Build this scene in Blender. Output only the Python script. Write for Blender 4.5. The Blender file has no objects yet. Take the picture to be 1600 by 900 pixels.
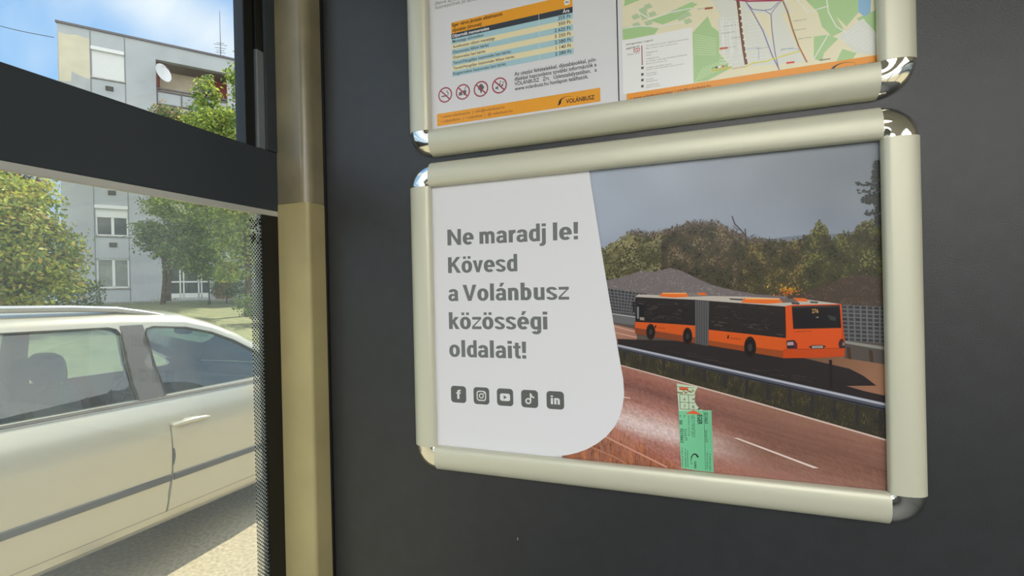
import bpy, bmesh, math, random
from math import sin, cos, pi, radians, sqrt, atan2
from mathutils import Vector, Matrix, noise

random.seed(7)
SC = bpy.context.scene
COL = SC.collection

# ------------------------------------------------------------------ camera, sky, sun, exposure
FPX, YAW, PITCH, ROLL = 708.37, 0.329754, -0.000968, -0.022787
CAM = Vector((0, 0, 1.85))
_f = Vector((-sin(YAW) * cos(PITCH), cos(YAW) * cos(PITCH), sin(PITCH)))
_r0 = Vector((cos(YAW), sin(YAW), 0)); _u0 = _r0.cross(_f)
_r = _r0 * cos(ROLL) + _u0 * sin(ROLL); _u = -_r0 * sin(ROLL) + _u0 * cos(ROLL)
cd = bpy.data.cameras.new('camera'); cam = bpy.data.objects.new('camera', cd); COL.objects.link(cam)
cd.sensor_fit = 'HORIZONTAL'; cd.sensor_width = 36; cd.lens = FPX * 36 / 1600; cd.clip_start = 0.02; cd.clip_end = 500
m = Matrix((_r, _u, -_f)).transposed().to_4x4(); m.translation = CAM
cam.matrix_world = m
SC.camera = cam

EXPOSURE = 0.0
SKY_STRENGTH = 1.25
SUN_STRENGTH = 9.0
FILL_CLOUD = 1.6  # brightness of the unseen cloud added as fill
SUN_DIR = Vector((-0.03, 0.70, 0.72)).normalized()       # towards the sun: ahead of the bus, a little to its left
FILL_STRENGTH = 6.4  # emission of the added ceiling fill panels

def ray(a, b): return _f + _r * ((a - 800) / FPX) - _u * ((b - 450) / FPX)
def lin(c):
    return tuple(((x / 255) / 12.92 if x / 255 <= .04045 else ((x / 255 + .055) / 1.055) ** 2.4) for x in c)

SC.view_settings.view_transform = 'Standard'; SC.view_settings.look = 'None'
SC.view_settings.exposure = EXPOSURE; SC.view_settings.gamma = 1; SC.view_settings.use_curve_mapping = False

W = bpy.data.worlds.new('sky'); SC.world = W; W.use_nodes = True
nt = W.node_tree; nt.nodes.clear()
def N(t, **k):
    n = nt.nodes.new(t)
    for a, b in k.items(): setattr(n, a, b)
    return n
out = N('ShaderNodeOutputWorld'); bg = N('ShaderNodeBackground'); bg.inputs[1].default_value = SKY_STRENGTH
tc = N('ShaderNodeTexCoord'); sep = N('ShaderNodeSeparateXYZ'); ramp = N('ShaderNodeValToRGB')
nt.links.new(tc.outputs['Generated'], sep.inputs[0]); nt.links.new(sep.outputs['Z'], ramp.inputs[0])
cr = ramp.color_ramp
cr.elements[0].position = 0.0; cr.elements[0].color = (*lin((196, 220, 244)), 1)
cr.elements[1].position = 1.0; cr.elements[1].color = (*lin((95, 155, 225)), 1)
for p_, c_ in ((.22, (168, 207, 246)), (.5, (126, 180, 236))):
    e = cr.elements.new(p_); e.color = (*lin(c_), 1)
# a high streak of cloud: a great-circle band broken up by noise
v1, v2 = ray(205, -25).normalized(), ray(392, 98).normalized()
bn = v1.cross(v2).normalized()
def mth(op, a, b=None):
    n = N('ShaderNodeMath', operation=op)
    for i, x in enumerate((a, b)):
        if x is None: continue
        if isinstance(x, (int, float)): n.inputs[i].default_value = x
        else: nt.links.new(x, n.inputs[i])
    return n.outputs[0]
dot = N('ShaderNodeVectorMath', operation='DOT_PRODUCT'); nt.links.new(tc.outputs['Generated'], dot.inputs[0]); dot.inputs[1].default_value = bn
q = mth('DIVIDE', dot.outputs['Value'], .055); q = mth('MULTIPLY', q, q); band = mth('POWER', 2.718, mth('MULTIPLY', q, -1.0))
mp = N('ShaderNodeMapping'); mp.inputs['Rotation'].default_value = (0.3, 0.5, 0.4); mp.inputs['Scale'].default_value = (2.0, 9.0, 5.0)
nt.links.new(tc.outputs['Generated'], mp.inputs[0])
no = N('ShaderNodeTexNoise'); no.inputs['Scale'].default_value = 2.2; no.inputs['Detail'].default_value = 5; nt.links.new(mp.outputs[0], no.inputs[0])
nz = mth('MAXIMUM', mth('MULTIPLY', mth('SUBTRACT', no.outputs[0], .42), 1.6), 0.0)
cl = mth('MINIMUM', mth('ADD', mth('MULTIPLY', band, .8), mth('MULTIPLY', nz, .5)), 1.0)
mx = N('ShaderNodeMixRGB'); nt.links.new(cl, mx.inputs[0]); nt.links.new(ramp.outputs[0], mx.inputs[1]); mx.inputs[2].default_value = (*lin((238, 244, 250)), 1)
# unseen bright cloud added behind the camera to brighten block, car and cabin
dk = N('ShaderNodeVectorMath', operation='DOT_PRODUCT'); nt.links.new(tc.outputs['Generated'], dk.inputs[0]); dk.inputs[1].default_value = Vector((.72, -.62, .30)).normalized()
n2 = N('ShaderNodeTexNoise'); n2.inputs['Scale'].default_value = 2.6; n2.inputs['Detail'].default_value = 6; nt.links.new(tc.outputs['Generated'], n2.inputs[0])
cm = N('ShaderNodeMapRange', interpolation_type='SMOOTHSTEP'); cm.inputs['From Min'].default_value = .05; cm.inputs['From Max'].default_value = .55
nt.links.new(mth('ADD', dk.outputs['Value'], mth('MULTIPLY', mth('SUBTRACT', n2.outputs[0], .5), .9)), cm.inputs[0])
mx2 = N('ShaderNodeMixRGB'); nt.links.new(cm.outputs[0], mx2.inputs[0]); nt.links.new(mx.outputs[0], mx2.inputs[1]); mx2.inputs[2].default_value = (FILL_CLOUD * .97, FILL_CLOUD * .985, FILL_CLOUD * 1.0, 1)
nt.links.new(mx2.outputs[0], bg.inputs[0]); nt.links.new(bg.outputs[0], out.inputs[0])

sd = bpy.data.lights.new('sun', 'SUN'); sd.energy = SUN_STRENGTH; sd.angle = 0.0095; sd.color = (1.0, .91, .74)
sun = bpy.data.objects.new('sun', sd); COL.objects.link(sun); sun.rotation_euler = SUN_DIR.to_track_quat('Z', 'Y').to_euler()
sun.location = (0, 0, 30)

# ------------------------------------------------------------------ helpers
def mat(name, c, rough=.5, metal=0.0, spec=.5, var=0.0, scale=20.0, bump=0.0, bscale=200.0, coat=0.0, transl=0.0, c2=None):
    mm = bpy.data.materials.new(name); mm.use_nodes = True
    t = mm.node_tree; b = t.nodes['Principled BSDF']
    b.inputs['Base Color'].default_value = (*lin(c), 1); b.inputs['Roughness'].default_value = rough
    b.inputs['Metallic'].default_value = metal; b.inputs['Specular IOR Level'].default_value = spec
    b.inputs['Coat Weight'].default_value = coat; b.inputs['Coat Roughness'].default_value = .06
    co = t.nodes.new('ShaderNodeTexCoord')
    if var or c2:
        n = t.nodes.new('ShaderNodeTexNoise'); n.inputs['Scale'].default_value = scale; n.inputs['Detail'].default_value = 6
        t.links.new(co.outputs['Object'], n.inputs['Vector'])
        r = t.nodes.new('ShaderNodeValToRGB'); r.color_ramp.elements[0].position = .35; r.color_ramp.elements[1].position = .68
        a = c2 or tuple(x * (1 - var) for x in c)
        r.color_ramp.elements[0].color = (*lin(a), 1); r.color_ramp.elements[1].color = (*lin(c if c2 else tuple(min(255, x * (1 + var * .5)) for x in c)), 1)
        t.links.new(n.outputs[0], r.inputs[0]); t.links.new(r.outputs[0], b.inputs['Base Color'])
    if bump:
        n = t.nodes.new('ShaderNodeTexNoise'); n.inputs['Scale'].default_value = bscale; n.inputs['Detail'].default_value = 4
        t.links.new(co.outputs['Object'], n.inputs['Vector'])
        bb = t.nodes.new('ShaderNodeBump'); bb.inputs['Strength'].default_value = bump; bb.inputs['Distance'].default_value = .002
        t.links.new(n.outputs[0], bb.inputs['Height']); t.links.new(bb.outputs[0], b.inputs['Normal'])
    if transl:
        tr = t.nodes.new('ShaderNodeBsdfTranslucent'); tr.inputs[0].default_value = (*[min(1, x * 1.6) for x in lin(c)], 1)
        ms = t.nodes.new('ShaderNodeMixShader'); ms.inputs[0].default_value = transl
        o = t.nodes['Material Output']; t.links.new(b.outputs[0], ms.inputs[1]); t.links.new(tr.outputs[0], ms.inputs[2]); t.links.new(ms.outputs[0], o.inputs[0])
    return mm

def attr_mat(name, rough=.3, spec=.5, transl=0.0, var=0.06, nscale=900):
    """a printed or leafy surface: the colour comes with the faces, a fine noise breaks it up"""
    mm = bpy.data.materials.new(name); mm.use_nodes = True; t = mm.node_tree; b = t.nodes['Principled BSDF']
    a = t.nodes.new('ShaderNodeAttribute'); a.attribute_name = 'Col'
    co = t.nodes.new('ShaderNodeTexCoord'); n = t.nodes.new('ShaderNodeTexNoise'); n.inputs['Scale'].default_value = nscale; n.inputs['Detail'].default_value = 2
    t.links.new(co.outputs['Object'], n.inputs['Vector'])
    mr = t.nodes.new('ShaderNodeMapRange'); mr.inputs['To Min'].default_value = 1 - var; mr.inputs['To Max'].default_value = 1 + var
    t.links.new(n.outputs[0], mr.inputs[0])
    mu = t.nodes.new('ShaderNodeVectorMath'); mu.operation = 'SCALE'; t.links.new(a.outputs['Color'], mu.inputs[0]); t.links.new(mr.outputs[0], mu.inputs['Scale'])
    t.links.new(mu.outputs[0], b.inputs['Base Color']); b.inputs['Roughness'].default_value = rough; b.inputs['Specular IOR Level'].default_value = spec
    if transl:
        tr = t.nodes.new('ShaderNodeBsdfTranslucent'); t.links.new(mu.outputs[0], tr.inputs[0])
        ms = t.nodes.new('ShaderNodeMixShader'); ms.inputs[0].default_value = transl
        o = t.nodes['Material Output']; t.links.new(b.outputs[0], ms.inputs[1]); t.links.new(tr.outputs[0], ms.inputs[2]); t.links.new(ms.outputs[0], o.inputs[0])
    return mm

def glass_mat(name, tint, dust=0.0, fres=1.45, scale=3.0):
    mm = bpy.data.materials.new(name); mm.use_nodes = True; t = mm.node_tree; t.nodes.clear()
    L = t.links.new; nd = t.nodes.new
    o = nd('ShaderNodeOutputMaterial'); tr = nd('ShaderNodeBsdfTransparent'); tr.inputs[0].default_value = (*tint, 1)
    gl = nd('ShaderNodeBsdfGlossy'); gl.inputs['Roughness'].default_value = 0.0
    lw = nd('ShaderNodeLayerWeight'); lw.inputs['Blend'].default_value = .5      # Facing = 1 - |cos|
    pw5 = nd('ShaderNodeMath'); pw5.operation = 'POWER'; L(lw.outputs['Facing'], pw5.inputs[0]); pw5.inputs[1].default_value = 5
    f0 = ((fres - 1) / (fres + 1)) ** 2
    ma = nd('ShaderNodeMath'); ma.operation = 'MULTIPLY_ADD'; L(pw5.outputs[0], ma.inputs[0]); ma.inputs[1].default_value = 1 - f0; ma.inputs[2].default_value = f0
    ms = nd('ShaderNodeMixShader'); L(ma.outputs[0], ms.inputs[0]); L(tr.outputs[0], ms.inputs[1]); L(gl.outputs[0], ms.inputs[2])
    last = ms
    if dust:
        co = nd('ShaderNodeTexCoord'); n = nd('ShaderNodeTexNoise'); n.inputs['Scale'].default_value = scale; n.inputs['Detail'].default_value = 6
        L(co.outputs['Object'], n.inputs['Vector'])
        mr = nd('ShaderNodeMapRange'); mr.inputs['From Min'].default_value = .3; mr.inputs['From Max'].default_value = .7
        mr.inputs['To Min'].default_value = dust * .6; mr.inputs['To Max'].default_value = dust * 1.5; L(n.outputs[0], mr.inputs[0])
        tl = nd('ShaderNodeBsdfTranslucent'); tl.inputs[0].default_value = (.85, .86, .80, 1)
        m2 = nd('ShaderNodeMixShader'); L(mr.outputs[0], m2.inputs[0]); L(last.outputs[0], m2.inputs[1]); L(tl.outputs[0], m2.inputs[2]); last = m2
    L(last.outputs[0], o.inputs[0])
    return mm

class MB:
    """collects faces (with a colour or a material slot each) and links them as ONE mesh object"""
    def __init__(s): s.v, s.f, s.m, s.c = [], [], [], []
    def face(s, pts, m=0, c=None):
        i = len(s.v); s.v += [tuple(p) for p in pts]; s.f.append(tuple(range(i, i + len(pts)))); s.m.append(m); s.c.append(c)
    def box(s, a, b, m=0, M=None, c=None):
        (x0, y0, z0), (x1, y1, z1) = a, b
        P = [Vector(p) for p in ((x0, y0, z0), (x1, y0, z0), (x1, y1, z0), (x0, y1, z0), (x0, y0, z1), (x1, y0, z1), (x1, y1, z1), (x0, y1, z1))]
        if M is not None: P = [M @ p for p in P]
        i = len(s.v); s.v += [tuple(p) for p in P]
        for q_ in ((0, 3, 2, 1), (4, 5, 6, 7), (0, 1, 5, 4), (1, 2, 6, 5), (2, 3, 7, 6), (3, 0, 4, 7)):
            s.f.append(tuple(i + k for k in q_)); s.m.append(m); s.c.append(c)
    def loft(s, rings, m=0, closed=True, caps=True, c=None):
        n = len(rings[0]); i = len(s.v)
        for r_ in rings: s.v += [tuple(p) for p in r_]
        for k in range(len(rings) - 1):
            for j in range(n if closed else n - 1):
                a = i + k * n + j; b = i + k * n + (j + 1) % n
                s.f.append((a, b, b + n, a + n)); s.m.append(m); s.c.append(c)
        if caps and closed:
            s.f.append(tuple(i + j for j in range(n))[::-1]); s.m.append(m); s.c.append(c)
            s.f.append(tuple(i + (len(rings) - 1) * n + j for j in range(n))); s.m.append(m); s.c.append(c)
    def tube(s, pts, r, n=8, m=0, c=None):
        pts = [Vector(p) for p in pts]; rr = r if isinstance(r, (list, tuple)) else [r] * len(pts); rings = []
        for k, p in enumerate(pts):
            d = (pts[min(k + 1, len(pts) - 1)] - pts[max(k - 1, 0)]).normalized()
            a = d.cross(Vector((0, 0, 1)) if abs(d.z) < .9 else Vector((1, 0, 0))).normalized(); b = d.cross(a)
            rings.append([p + (a * cos(2 * pi * j / n) + b * sin(2 * pi * j / n)) * rr[k] for j in range(n)])
        s.loft(rings, m, c=c)
    def prism(s, poly, d, m=0, c=None):
        """poly: 3D points of a flat outline, pushed along d"""
        d = Vector(d); s.loft([[Vector(p) for p in poly], [Vector(p) + d for p in poly]], m, c=c)
    def build(s, name, mats, parent=None, smooth=False, angle=35, bevel=0, fix=True):
        me = bpy.data.meshes.new(name)
        off = parent_loc(parent)
        me.from_pydata([tuple(Vector(p) - off) for p in s.v], [], s.f)
        mats = mats if isinstance(mats, (list, tuple)) else [mats]
        for x in mats: me.materials.append(x)
        for p, mi in zip(me.polygons, s.m): p.material_index = mi
        if any(c is not None for c in s.c):
            at = me.color_attributes.new('Col', 'FLOAT_COLOR', 'CORNER')
            flat = []
            for p, c in zip(me.polygons, s.c):
                if c is None: c = (0.5, 0.5, 0.5)
                if isinstance(c[0], (tuple, list)):
                    for q_ in c: flat += [*q_, 1]
                else:
                    flat += [*c, 1] * p.loop_total
            at.data.foreach_set('color', flat)
        if fix:
            bm = bmesh.new(); bm.from_mesh(me); bmesh.ops.recalc_face_normals(bm, faces=bm.faces)
            if bevel:
                bmesh.ops.remove_doubles(bm, verts=bm.verts, dist=1e-6)
                es = [e for e in bm.edges if len(e.link_faces) == 2 and e.calc_face_angle(0) > .6]
                bmesh.ops.bevel(bm, geom=es, offset=bevel, segments=2, affect='EDGES', profile=.6)
            bm.to_mesh(me); bm.free()
        if smooth: me.shade_smooth(); me.set_sharp_from_angle(angle=radians(angle))
        o = bpy.data.objects.new(name, me); COL.objects.link(o)
        if parent: o.parent = parent
        return o

def parent_loc(p):
    v = Vector()
    while p: v = v + p.location; p = p.parent
    return v
def tag(o, label=None, cat=None, group=None, kind=None):
    if label: o['label'] = label
    if cat: o['category'] = cat
    if group: o['group'] = group
    if kind: o['kind'] = kind
    return o
def empty(name, loc=(0, 0, 0)):
    o = bpy.data.objects.new(name, None); o.location = loc; o.empty_display_size = .1; COL.objects.link(o); return o
def onplane(a, b, axis, val):
    d = ray(a, b); return CAM + d * ((val - CAM[axis]) / d[axis])

# ------------------------------------------------------------------ bus interior shell
D = 0.44159           # plane of the posters
PANEL = D + 0.004     # face of the dark bulkhead panel
WX = -0.433           # inner plane of the side windows
M_panel = mat('bulkhead_laminate', (41, 43, 46), rough=.42, spec=.6, var=.08, scale=60, bump=.12, bscale=900)
M_black = mat('black_window_frame', (54, 61, 67), rough=.42, spec=.4, bump=.1, bscale=700)
M_frit = mat('black_frit', (14, 15, 15), rough=.45)
M_lining = mat('wall_lining', (120, 122, 120), rough=.6, var=.08, scale=8)
M_ceil = mat('ceiling_lining', (205, 205, 198), rough=.6)
M_floor = mat('floor_vinyl', (92, 94, 96), rough=.5, var=.25, scale=150)
M_alu = mat('brushed_aluminium', (206, 206, 200), rough=.42, metal=.35, bump=.05, bscale=1200)
M_chan = mat('anodised_channel', (128, 136, 142), rough=.4, metal=.4)
M_glass_low = glass_mat('dusty_side_glass', (.90, .925, .90), dust=.085, scale=4)
M_frost = glass_mat('frosted_glass_edge', (.95, .95, .94), dust=.22, scale=30)
M_glass_up = glass_mat('sliding_side_glass', (.94, .96, .955), dust=.006)
M_glass_far = glass_mat('bus_glass', (.93, .95, .94))

BX1, BY0, BZ0, BZ1 = 2.05, -6.0, 0.33, 2.48
w = MB(); w.box((WX - .05, PANEL, BZ0), (BX1 + .05, PANEL + .03, BZ1)); fk = onplane(809, 842, 1, PANEL)
w.box((fk.x - .0004, PANEL - .0003, fk.z - .0013), (fk.x + .0003, PANEL + .001, fk.z + .0013), 1); o = w.build('wall_front', [M_panel, mat('pale_paint_fleck', (190, 186, 170))])
tag(o, 'dark grey laminate bulkhead panel the poster frames hang on', 'wall', kind='structure')
w = MB(); w.box((WX - .05, BY0, BZ0 - .06), (BX1 + .05, PANEL, BZ0)); tag(w.build('floor', M_floor), 'grey vinyl floor of the bus', 'floor', kind='structure')
w = MB(); w.box((WX - .05, BY0, BZ1), (BX1 + .05, PANEL + .03, BZ1 + .06)); tag(w.build('ceiling', M_ceil), 'pale ceiling lining of the bus', 'ceiling', kind='structure')
w = MB(); w.box((WX - .05, BY0 - .05, BZ0), (BX1 + .05, BY0, BZ1)); tag(w.build('wall_back', M_lining), 'rear wall of the bus', 'wall', kind='structure')
WZ0, WZ1 = 1.10, 2.40
bays = [(-1.22, PANEL), (-2.88, -1.30), (-4.54, -2.96), (-5.9, -4.62)]
def wall_with_bays(name, x0, x1, label):
    w = MB(); w.box((x0, BY0, BZ0), (x1, PANEL, WZ0)); w.box((x0, BY0, WZ1), (x1, PANEL, BZ1))
    ys = sorted(bays); prev = BY0
    for a, b in ys:
        if a > prev: w.box((x0, prev, WZ0), (x1, a, WZ1))
        prev = b
    if prev < PANEL: w.box((x0, prev, WZ0), (x1, PANEL, WZ1))
    tag(w.build(name, M_lining), label, 'wall', kind='structure')
wall_with_bays('wall_left', WX - .05, WX, 'window side wall of the bus beside the poster panel')
wall_with_bays('wall_right', BX1, BX1 + .05, 'far side wall of the bus with its windows')
win = 0
def window(side_x0, side_x1, y0, y1, near=False):
    global win
    win += 1
    e = empty('window_%d' % win, ((side_x0 + side_x1) / 2, (y0 + y1) / 2, WZ0)); tag(e, None, None, kind='structure')
    mid = (side_x0 + side_x1) / 2
    zb, zt = 1.9455, 2.0143                       # the dividing bar
    if near:
        # glass sheets sit just outside the frame plane
        g = MB(); g.box((WX - .006, y0, WZ0), (WX - .002, y1, zb + .01)); tag(g.build('lower_pane', M_glass_low, e), 'dusty fixed lower pane')
        g = MB(); g.box((WX - .012, y0, zt - .01), (WX - .008, y1, WZ1)); tag(g.build('upper_pane', M_glass_up, e), 'clear sliding upper pane')
        b_ = MB(); b_.box((WX - .02, y0, zb), (WX + .001, y1, zt)); b_.build('crossbar', M_black, e, bevel=.0012)
        a_ = MB(); a_.box((WX - .004, y0, zb - .0062), (WX + .0016, .4165, zb)); tag(a_.build('glazing_strip', M_alu, e, bevel=.0006), 'bright aluminium strip under the crossbar')
        # black edge of the lower pane and of the slider
        b_ = MB(); b_.box((WX - .008, .3950, WZ0), (WX + .0006, PANEL, zb)); b_.build('edge_band', M_frit, e)
        b_ = MB(); b_.box((WX - .03, .4030, zt), (WX + .002, PANEL, WZ1)); b_.build('end_stile', M_black, e, bevel=.0015)
        b_ = MB(); b_.box((WX - .018, .3795, zt), (WX - .003, .3925, WZ1)); b_.build('rubber_seal', M_frit, e, bevel=.0015)
        zs = onplane(408, 80, 0, WX).z
        b_ = MB(); b_.box((WX - .010, .3928, zt), (WX + .0005, .4028, zs)); tag(b_.build('slider_channel', M_chan, e, bevel=.0012), 'aluminium channel of the sliding pane')
        b_ = MB(); b_.box((WX - .010, .3928, zs), (WX - .0005, .4028, WZ1)); b_.build('channel_brush', M_frit, e, bevel=.001)
        # printed dots fading into the glass
        d_ = MB(); pit, stp = .0037, .0022
        for k in range(int((zb - .008 - 1.15) / stp)):
            z = 1.15 + k * stp
            for j in range(5):
                y = .3938 - j * pit - (k % 2) * pit / 2
                if y < .3800: continue
                rr = .00122 - .00030 * (.3944 - y) / .0144
                if z > 1.915 and random.random() < .3: continue
                if z > 1.905 and random.random() < .25: rr *= 1.5
                d_.face([(WX - .0012, y + rr * cos(t * pi / 4), z + rr * sin(t * pi / 4)) for t in range(8)])
        fz = MB(); fz.box((WX - .0018, .3806, WZ0), (WX - .0015, .3952, zb - .006)); fz.build('frosted_edge', M_frost, e)
        o = d_.build('frit_dots', M_frit, e, fix=False); o['kind'] = 'stuff'
    else:
        g = MB(); g.box((mid - .003, y0, WZ0), (mid + .003, y1, WZ1)); g.build('pane', M_glass_far, e)
        b_ = MB(); b_.box((side_x0, y0, zb), (side_x1, y1, zt)); b_.build('crossbar', M_black, e)
for k, (a, b) in enumerate(bays):
    window(WX - .05, WX, a, b, near=(k == 0))
for a, b in bays: window(BX1, BX1 + .05, a, b)

# cover of the corner pillar, in two lengths
M_beige = mat('beige_pillar_cover', (178, 166, 120), rough=.45, spec=.45, var=.05, scale=14)
M_beige2 = mat('worn_beige_pillar_cover', (136, 128, 102), rough=.30, spec=.6, var=.14, scale=16)
PX, PY = -0.3878, 0.4169
ZSEAM = onplane(470, 316, 1, PY).z
def pillar(name, z0, z1, rad, mm, inset, lab):
    pts = [(WX + .0005, PANEL), (WX + .0005, PY + inset)]
    cx, cy = PX - inset - rad, PY + inset + rad
    for k in range(9):
        t = -pi / 2 + pi / 2 * k / 8
        pts.append((cx + rad * cos(t), cy + rad * sin(t)))
    pts.append((PX - inset, PANEL))
    b_ = MB(); b_.loft([[(x, y, z0) for x, y in pts], [(x, y, z1) for x, y in pts]])
    o = b_.build(name, mm, smooth=True, angle=50); tag(o, lab, 'pillar cover', kind='structure')
pillar('trim_1', BZ0, ZSEAM - .0002, .0045, M_beige, 0, 'lower beige plastic length of the corner pillar cover')
pillar('trim_2', ZSEAM + .0002, BZ1, .011, M_beige2, .0004, 'upper glossier length of the corner pillar cover, above the seam')
b_ = MB(); b_.box((WX, PY + .004, ZSEAM - .0003), (PX - .0035, PANEL, ZSEAM + .0003)); tag(b_.build('trim_3', M_frit), 'dark seam between the pillar cover lengths', 'seam', kind='structure')
# dark joint between pillar cover and panel
b_ = MB(); b_.box((PX - .001, PANEL - .0022, BZ0), (PX + .0026, PANEL, BZ1)); tag(b_.build('trim_4', M_frit), 'black joint between pillar cover and bulkhead', 'joint', kind='structure')

# unseen fill panels added to the ceiling behind the camera to brighten the interior
M_lamp = bpy.data.materials.new('fill_emitter'); M_lamp.use_nodes = True
t = M_lamp.node_tree; b = t.nodes['Principled BSDF']; b.inputs['Emission Color'].default_value = (1, .985, .95, 1); b.inputs['Emission Strength'].default_value = FILL_STRENGTH
M_white = mat('white_plastic', (225, 225, 222), rough=.4)
for k, (x, lab) in enumerate(((.30, 'added wide fill panel on the ceiling nearer the poster windows'), (1.45, 'added wide fill panel on the ceiling on the aisle side'))):
    e = empty('ceiling_fill', (x, -2.2, BZ1)); tag(e, lab, 'ceiling light', 'added fill panels of the bus')
    b_ = MB(); b_.box((x - .36, -4.05, BZ1 - .03), (x + .36, -.35, BZ1)); b_.build('housing', M_white, e, bevel=.008)
    b_ = MB(); b_.box((x - .33, -4.0, BZ1 - .036), (x + .33, -.4, BZ1 - .0295)); b_.build('fill_surface', M_lamp, e)
#__PART2__
# ------------------------------------------------------------------ snap frames
M_rail = mat('champagne_anodised_rail', (212, 210, 190), rough=.45, metal=.25, bump=.04, bscale=1500)
M_chrome = mat('chrome', (235, 232, 222), rough=.06, metal=1.0)
M_back = mat('frame_backing', (150, 150, 150), rough=.6)
PROF = [(0.0, .0066), (.0004, .0100), (.0018, .0118), (.0050, .0128), (.0100, .0132), (.0150, .0129), (.0195, .0118), (.0232, .0098), (.0258, .0070), (.0272, .0035), (.0275, 0.0)]
RW = .0275
def snap_frame(x0, x1, z0, z1, label):
    """x0..z1: the opening that shows the poster"""
    e = empty('snap_frame', ((x0 + x1) / 2, PANEL, z0 - RW)); tag(e, label, 'picture frame', 'aluminium poster frames on the bulkhead')
    P = lambda x, z, h: (x, PANEL - h, z)
    b_ = MB(); b_.box((x0 - .012, PANEL - .0028, z0 - .012), (x1 + .012, PANEL, z1 + .012)); b_.build('backing_sheet', M_back, e)
    def rail(a, b, fn):
        mb = MB(); pr = PROF + [(.0105, 0.0), (.0105, .0060), (0.0, .0060)]
        mb.loft([[fn(a, w_, h) for w_, h in pr], [fn(b, w_, h) for w_, h in pr]])
        mb.build('rail', M_rail, e, smooth=True, angle=40)
    ex = .0006
    rail(x0 - ex, x1 + ex, lambda t_, w_, h: P(t_, z1 + w_, h)); rail(x0 - ex, x1 + ex, lambda t_, w_, h: P(t_, z0 - w_, h))
    rail(z0 - ex, z1 + ex, lambda t_, w_, h: P(x0 - w_, t_, h)); rail(z0 - ex, z1 + ex, lambda t_, w_, h: P(x1 + w_, t_, h))
    for cx, cz, a0 in ((x0, z0, pi), (x1, z0, 1.5 * pi), (x1, z1, 0), (x0, z1, .5 * pi)):
        rings = []
        for k in range(13):
            a = a0 + (pi / 2) * k / 12
            rings.append([P(cx + cos(a) * w_ * .985, cz + sin(a) * w_ * .985, h * .97) for w_, h in PROF + [(.0125, 0.0), (.0125, .0062), (0.0, .0062)]])
        mb = MB(); mb.loft(rings, closed=True); o = mb.build('corner_cap', M_chrome, e, smooth=True, angle=45); tag(o, 'chrome rounded corner cap')
    return e
LX0, LX1, LZ0, LZ1 = -.2405, .1633, 1.6804, 1.9610
UX0, UX1, UZ0, UZ1 = -.2390, .1625, 2.0227, 2.3035
snap_frame(LX0, LX1, LZ0, LZ1, 'lower aluminium snap frame with chrome corners around the orange bus poster')
snap_frame(UX0, UX1, UZ0, UZ1, 'upper aluminium snap frame with chrome corners around fare sheet and map')

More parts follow.
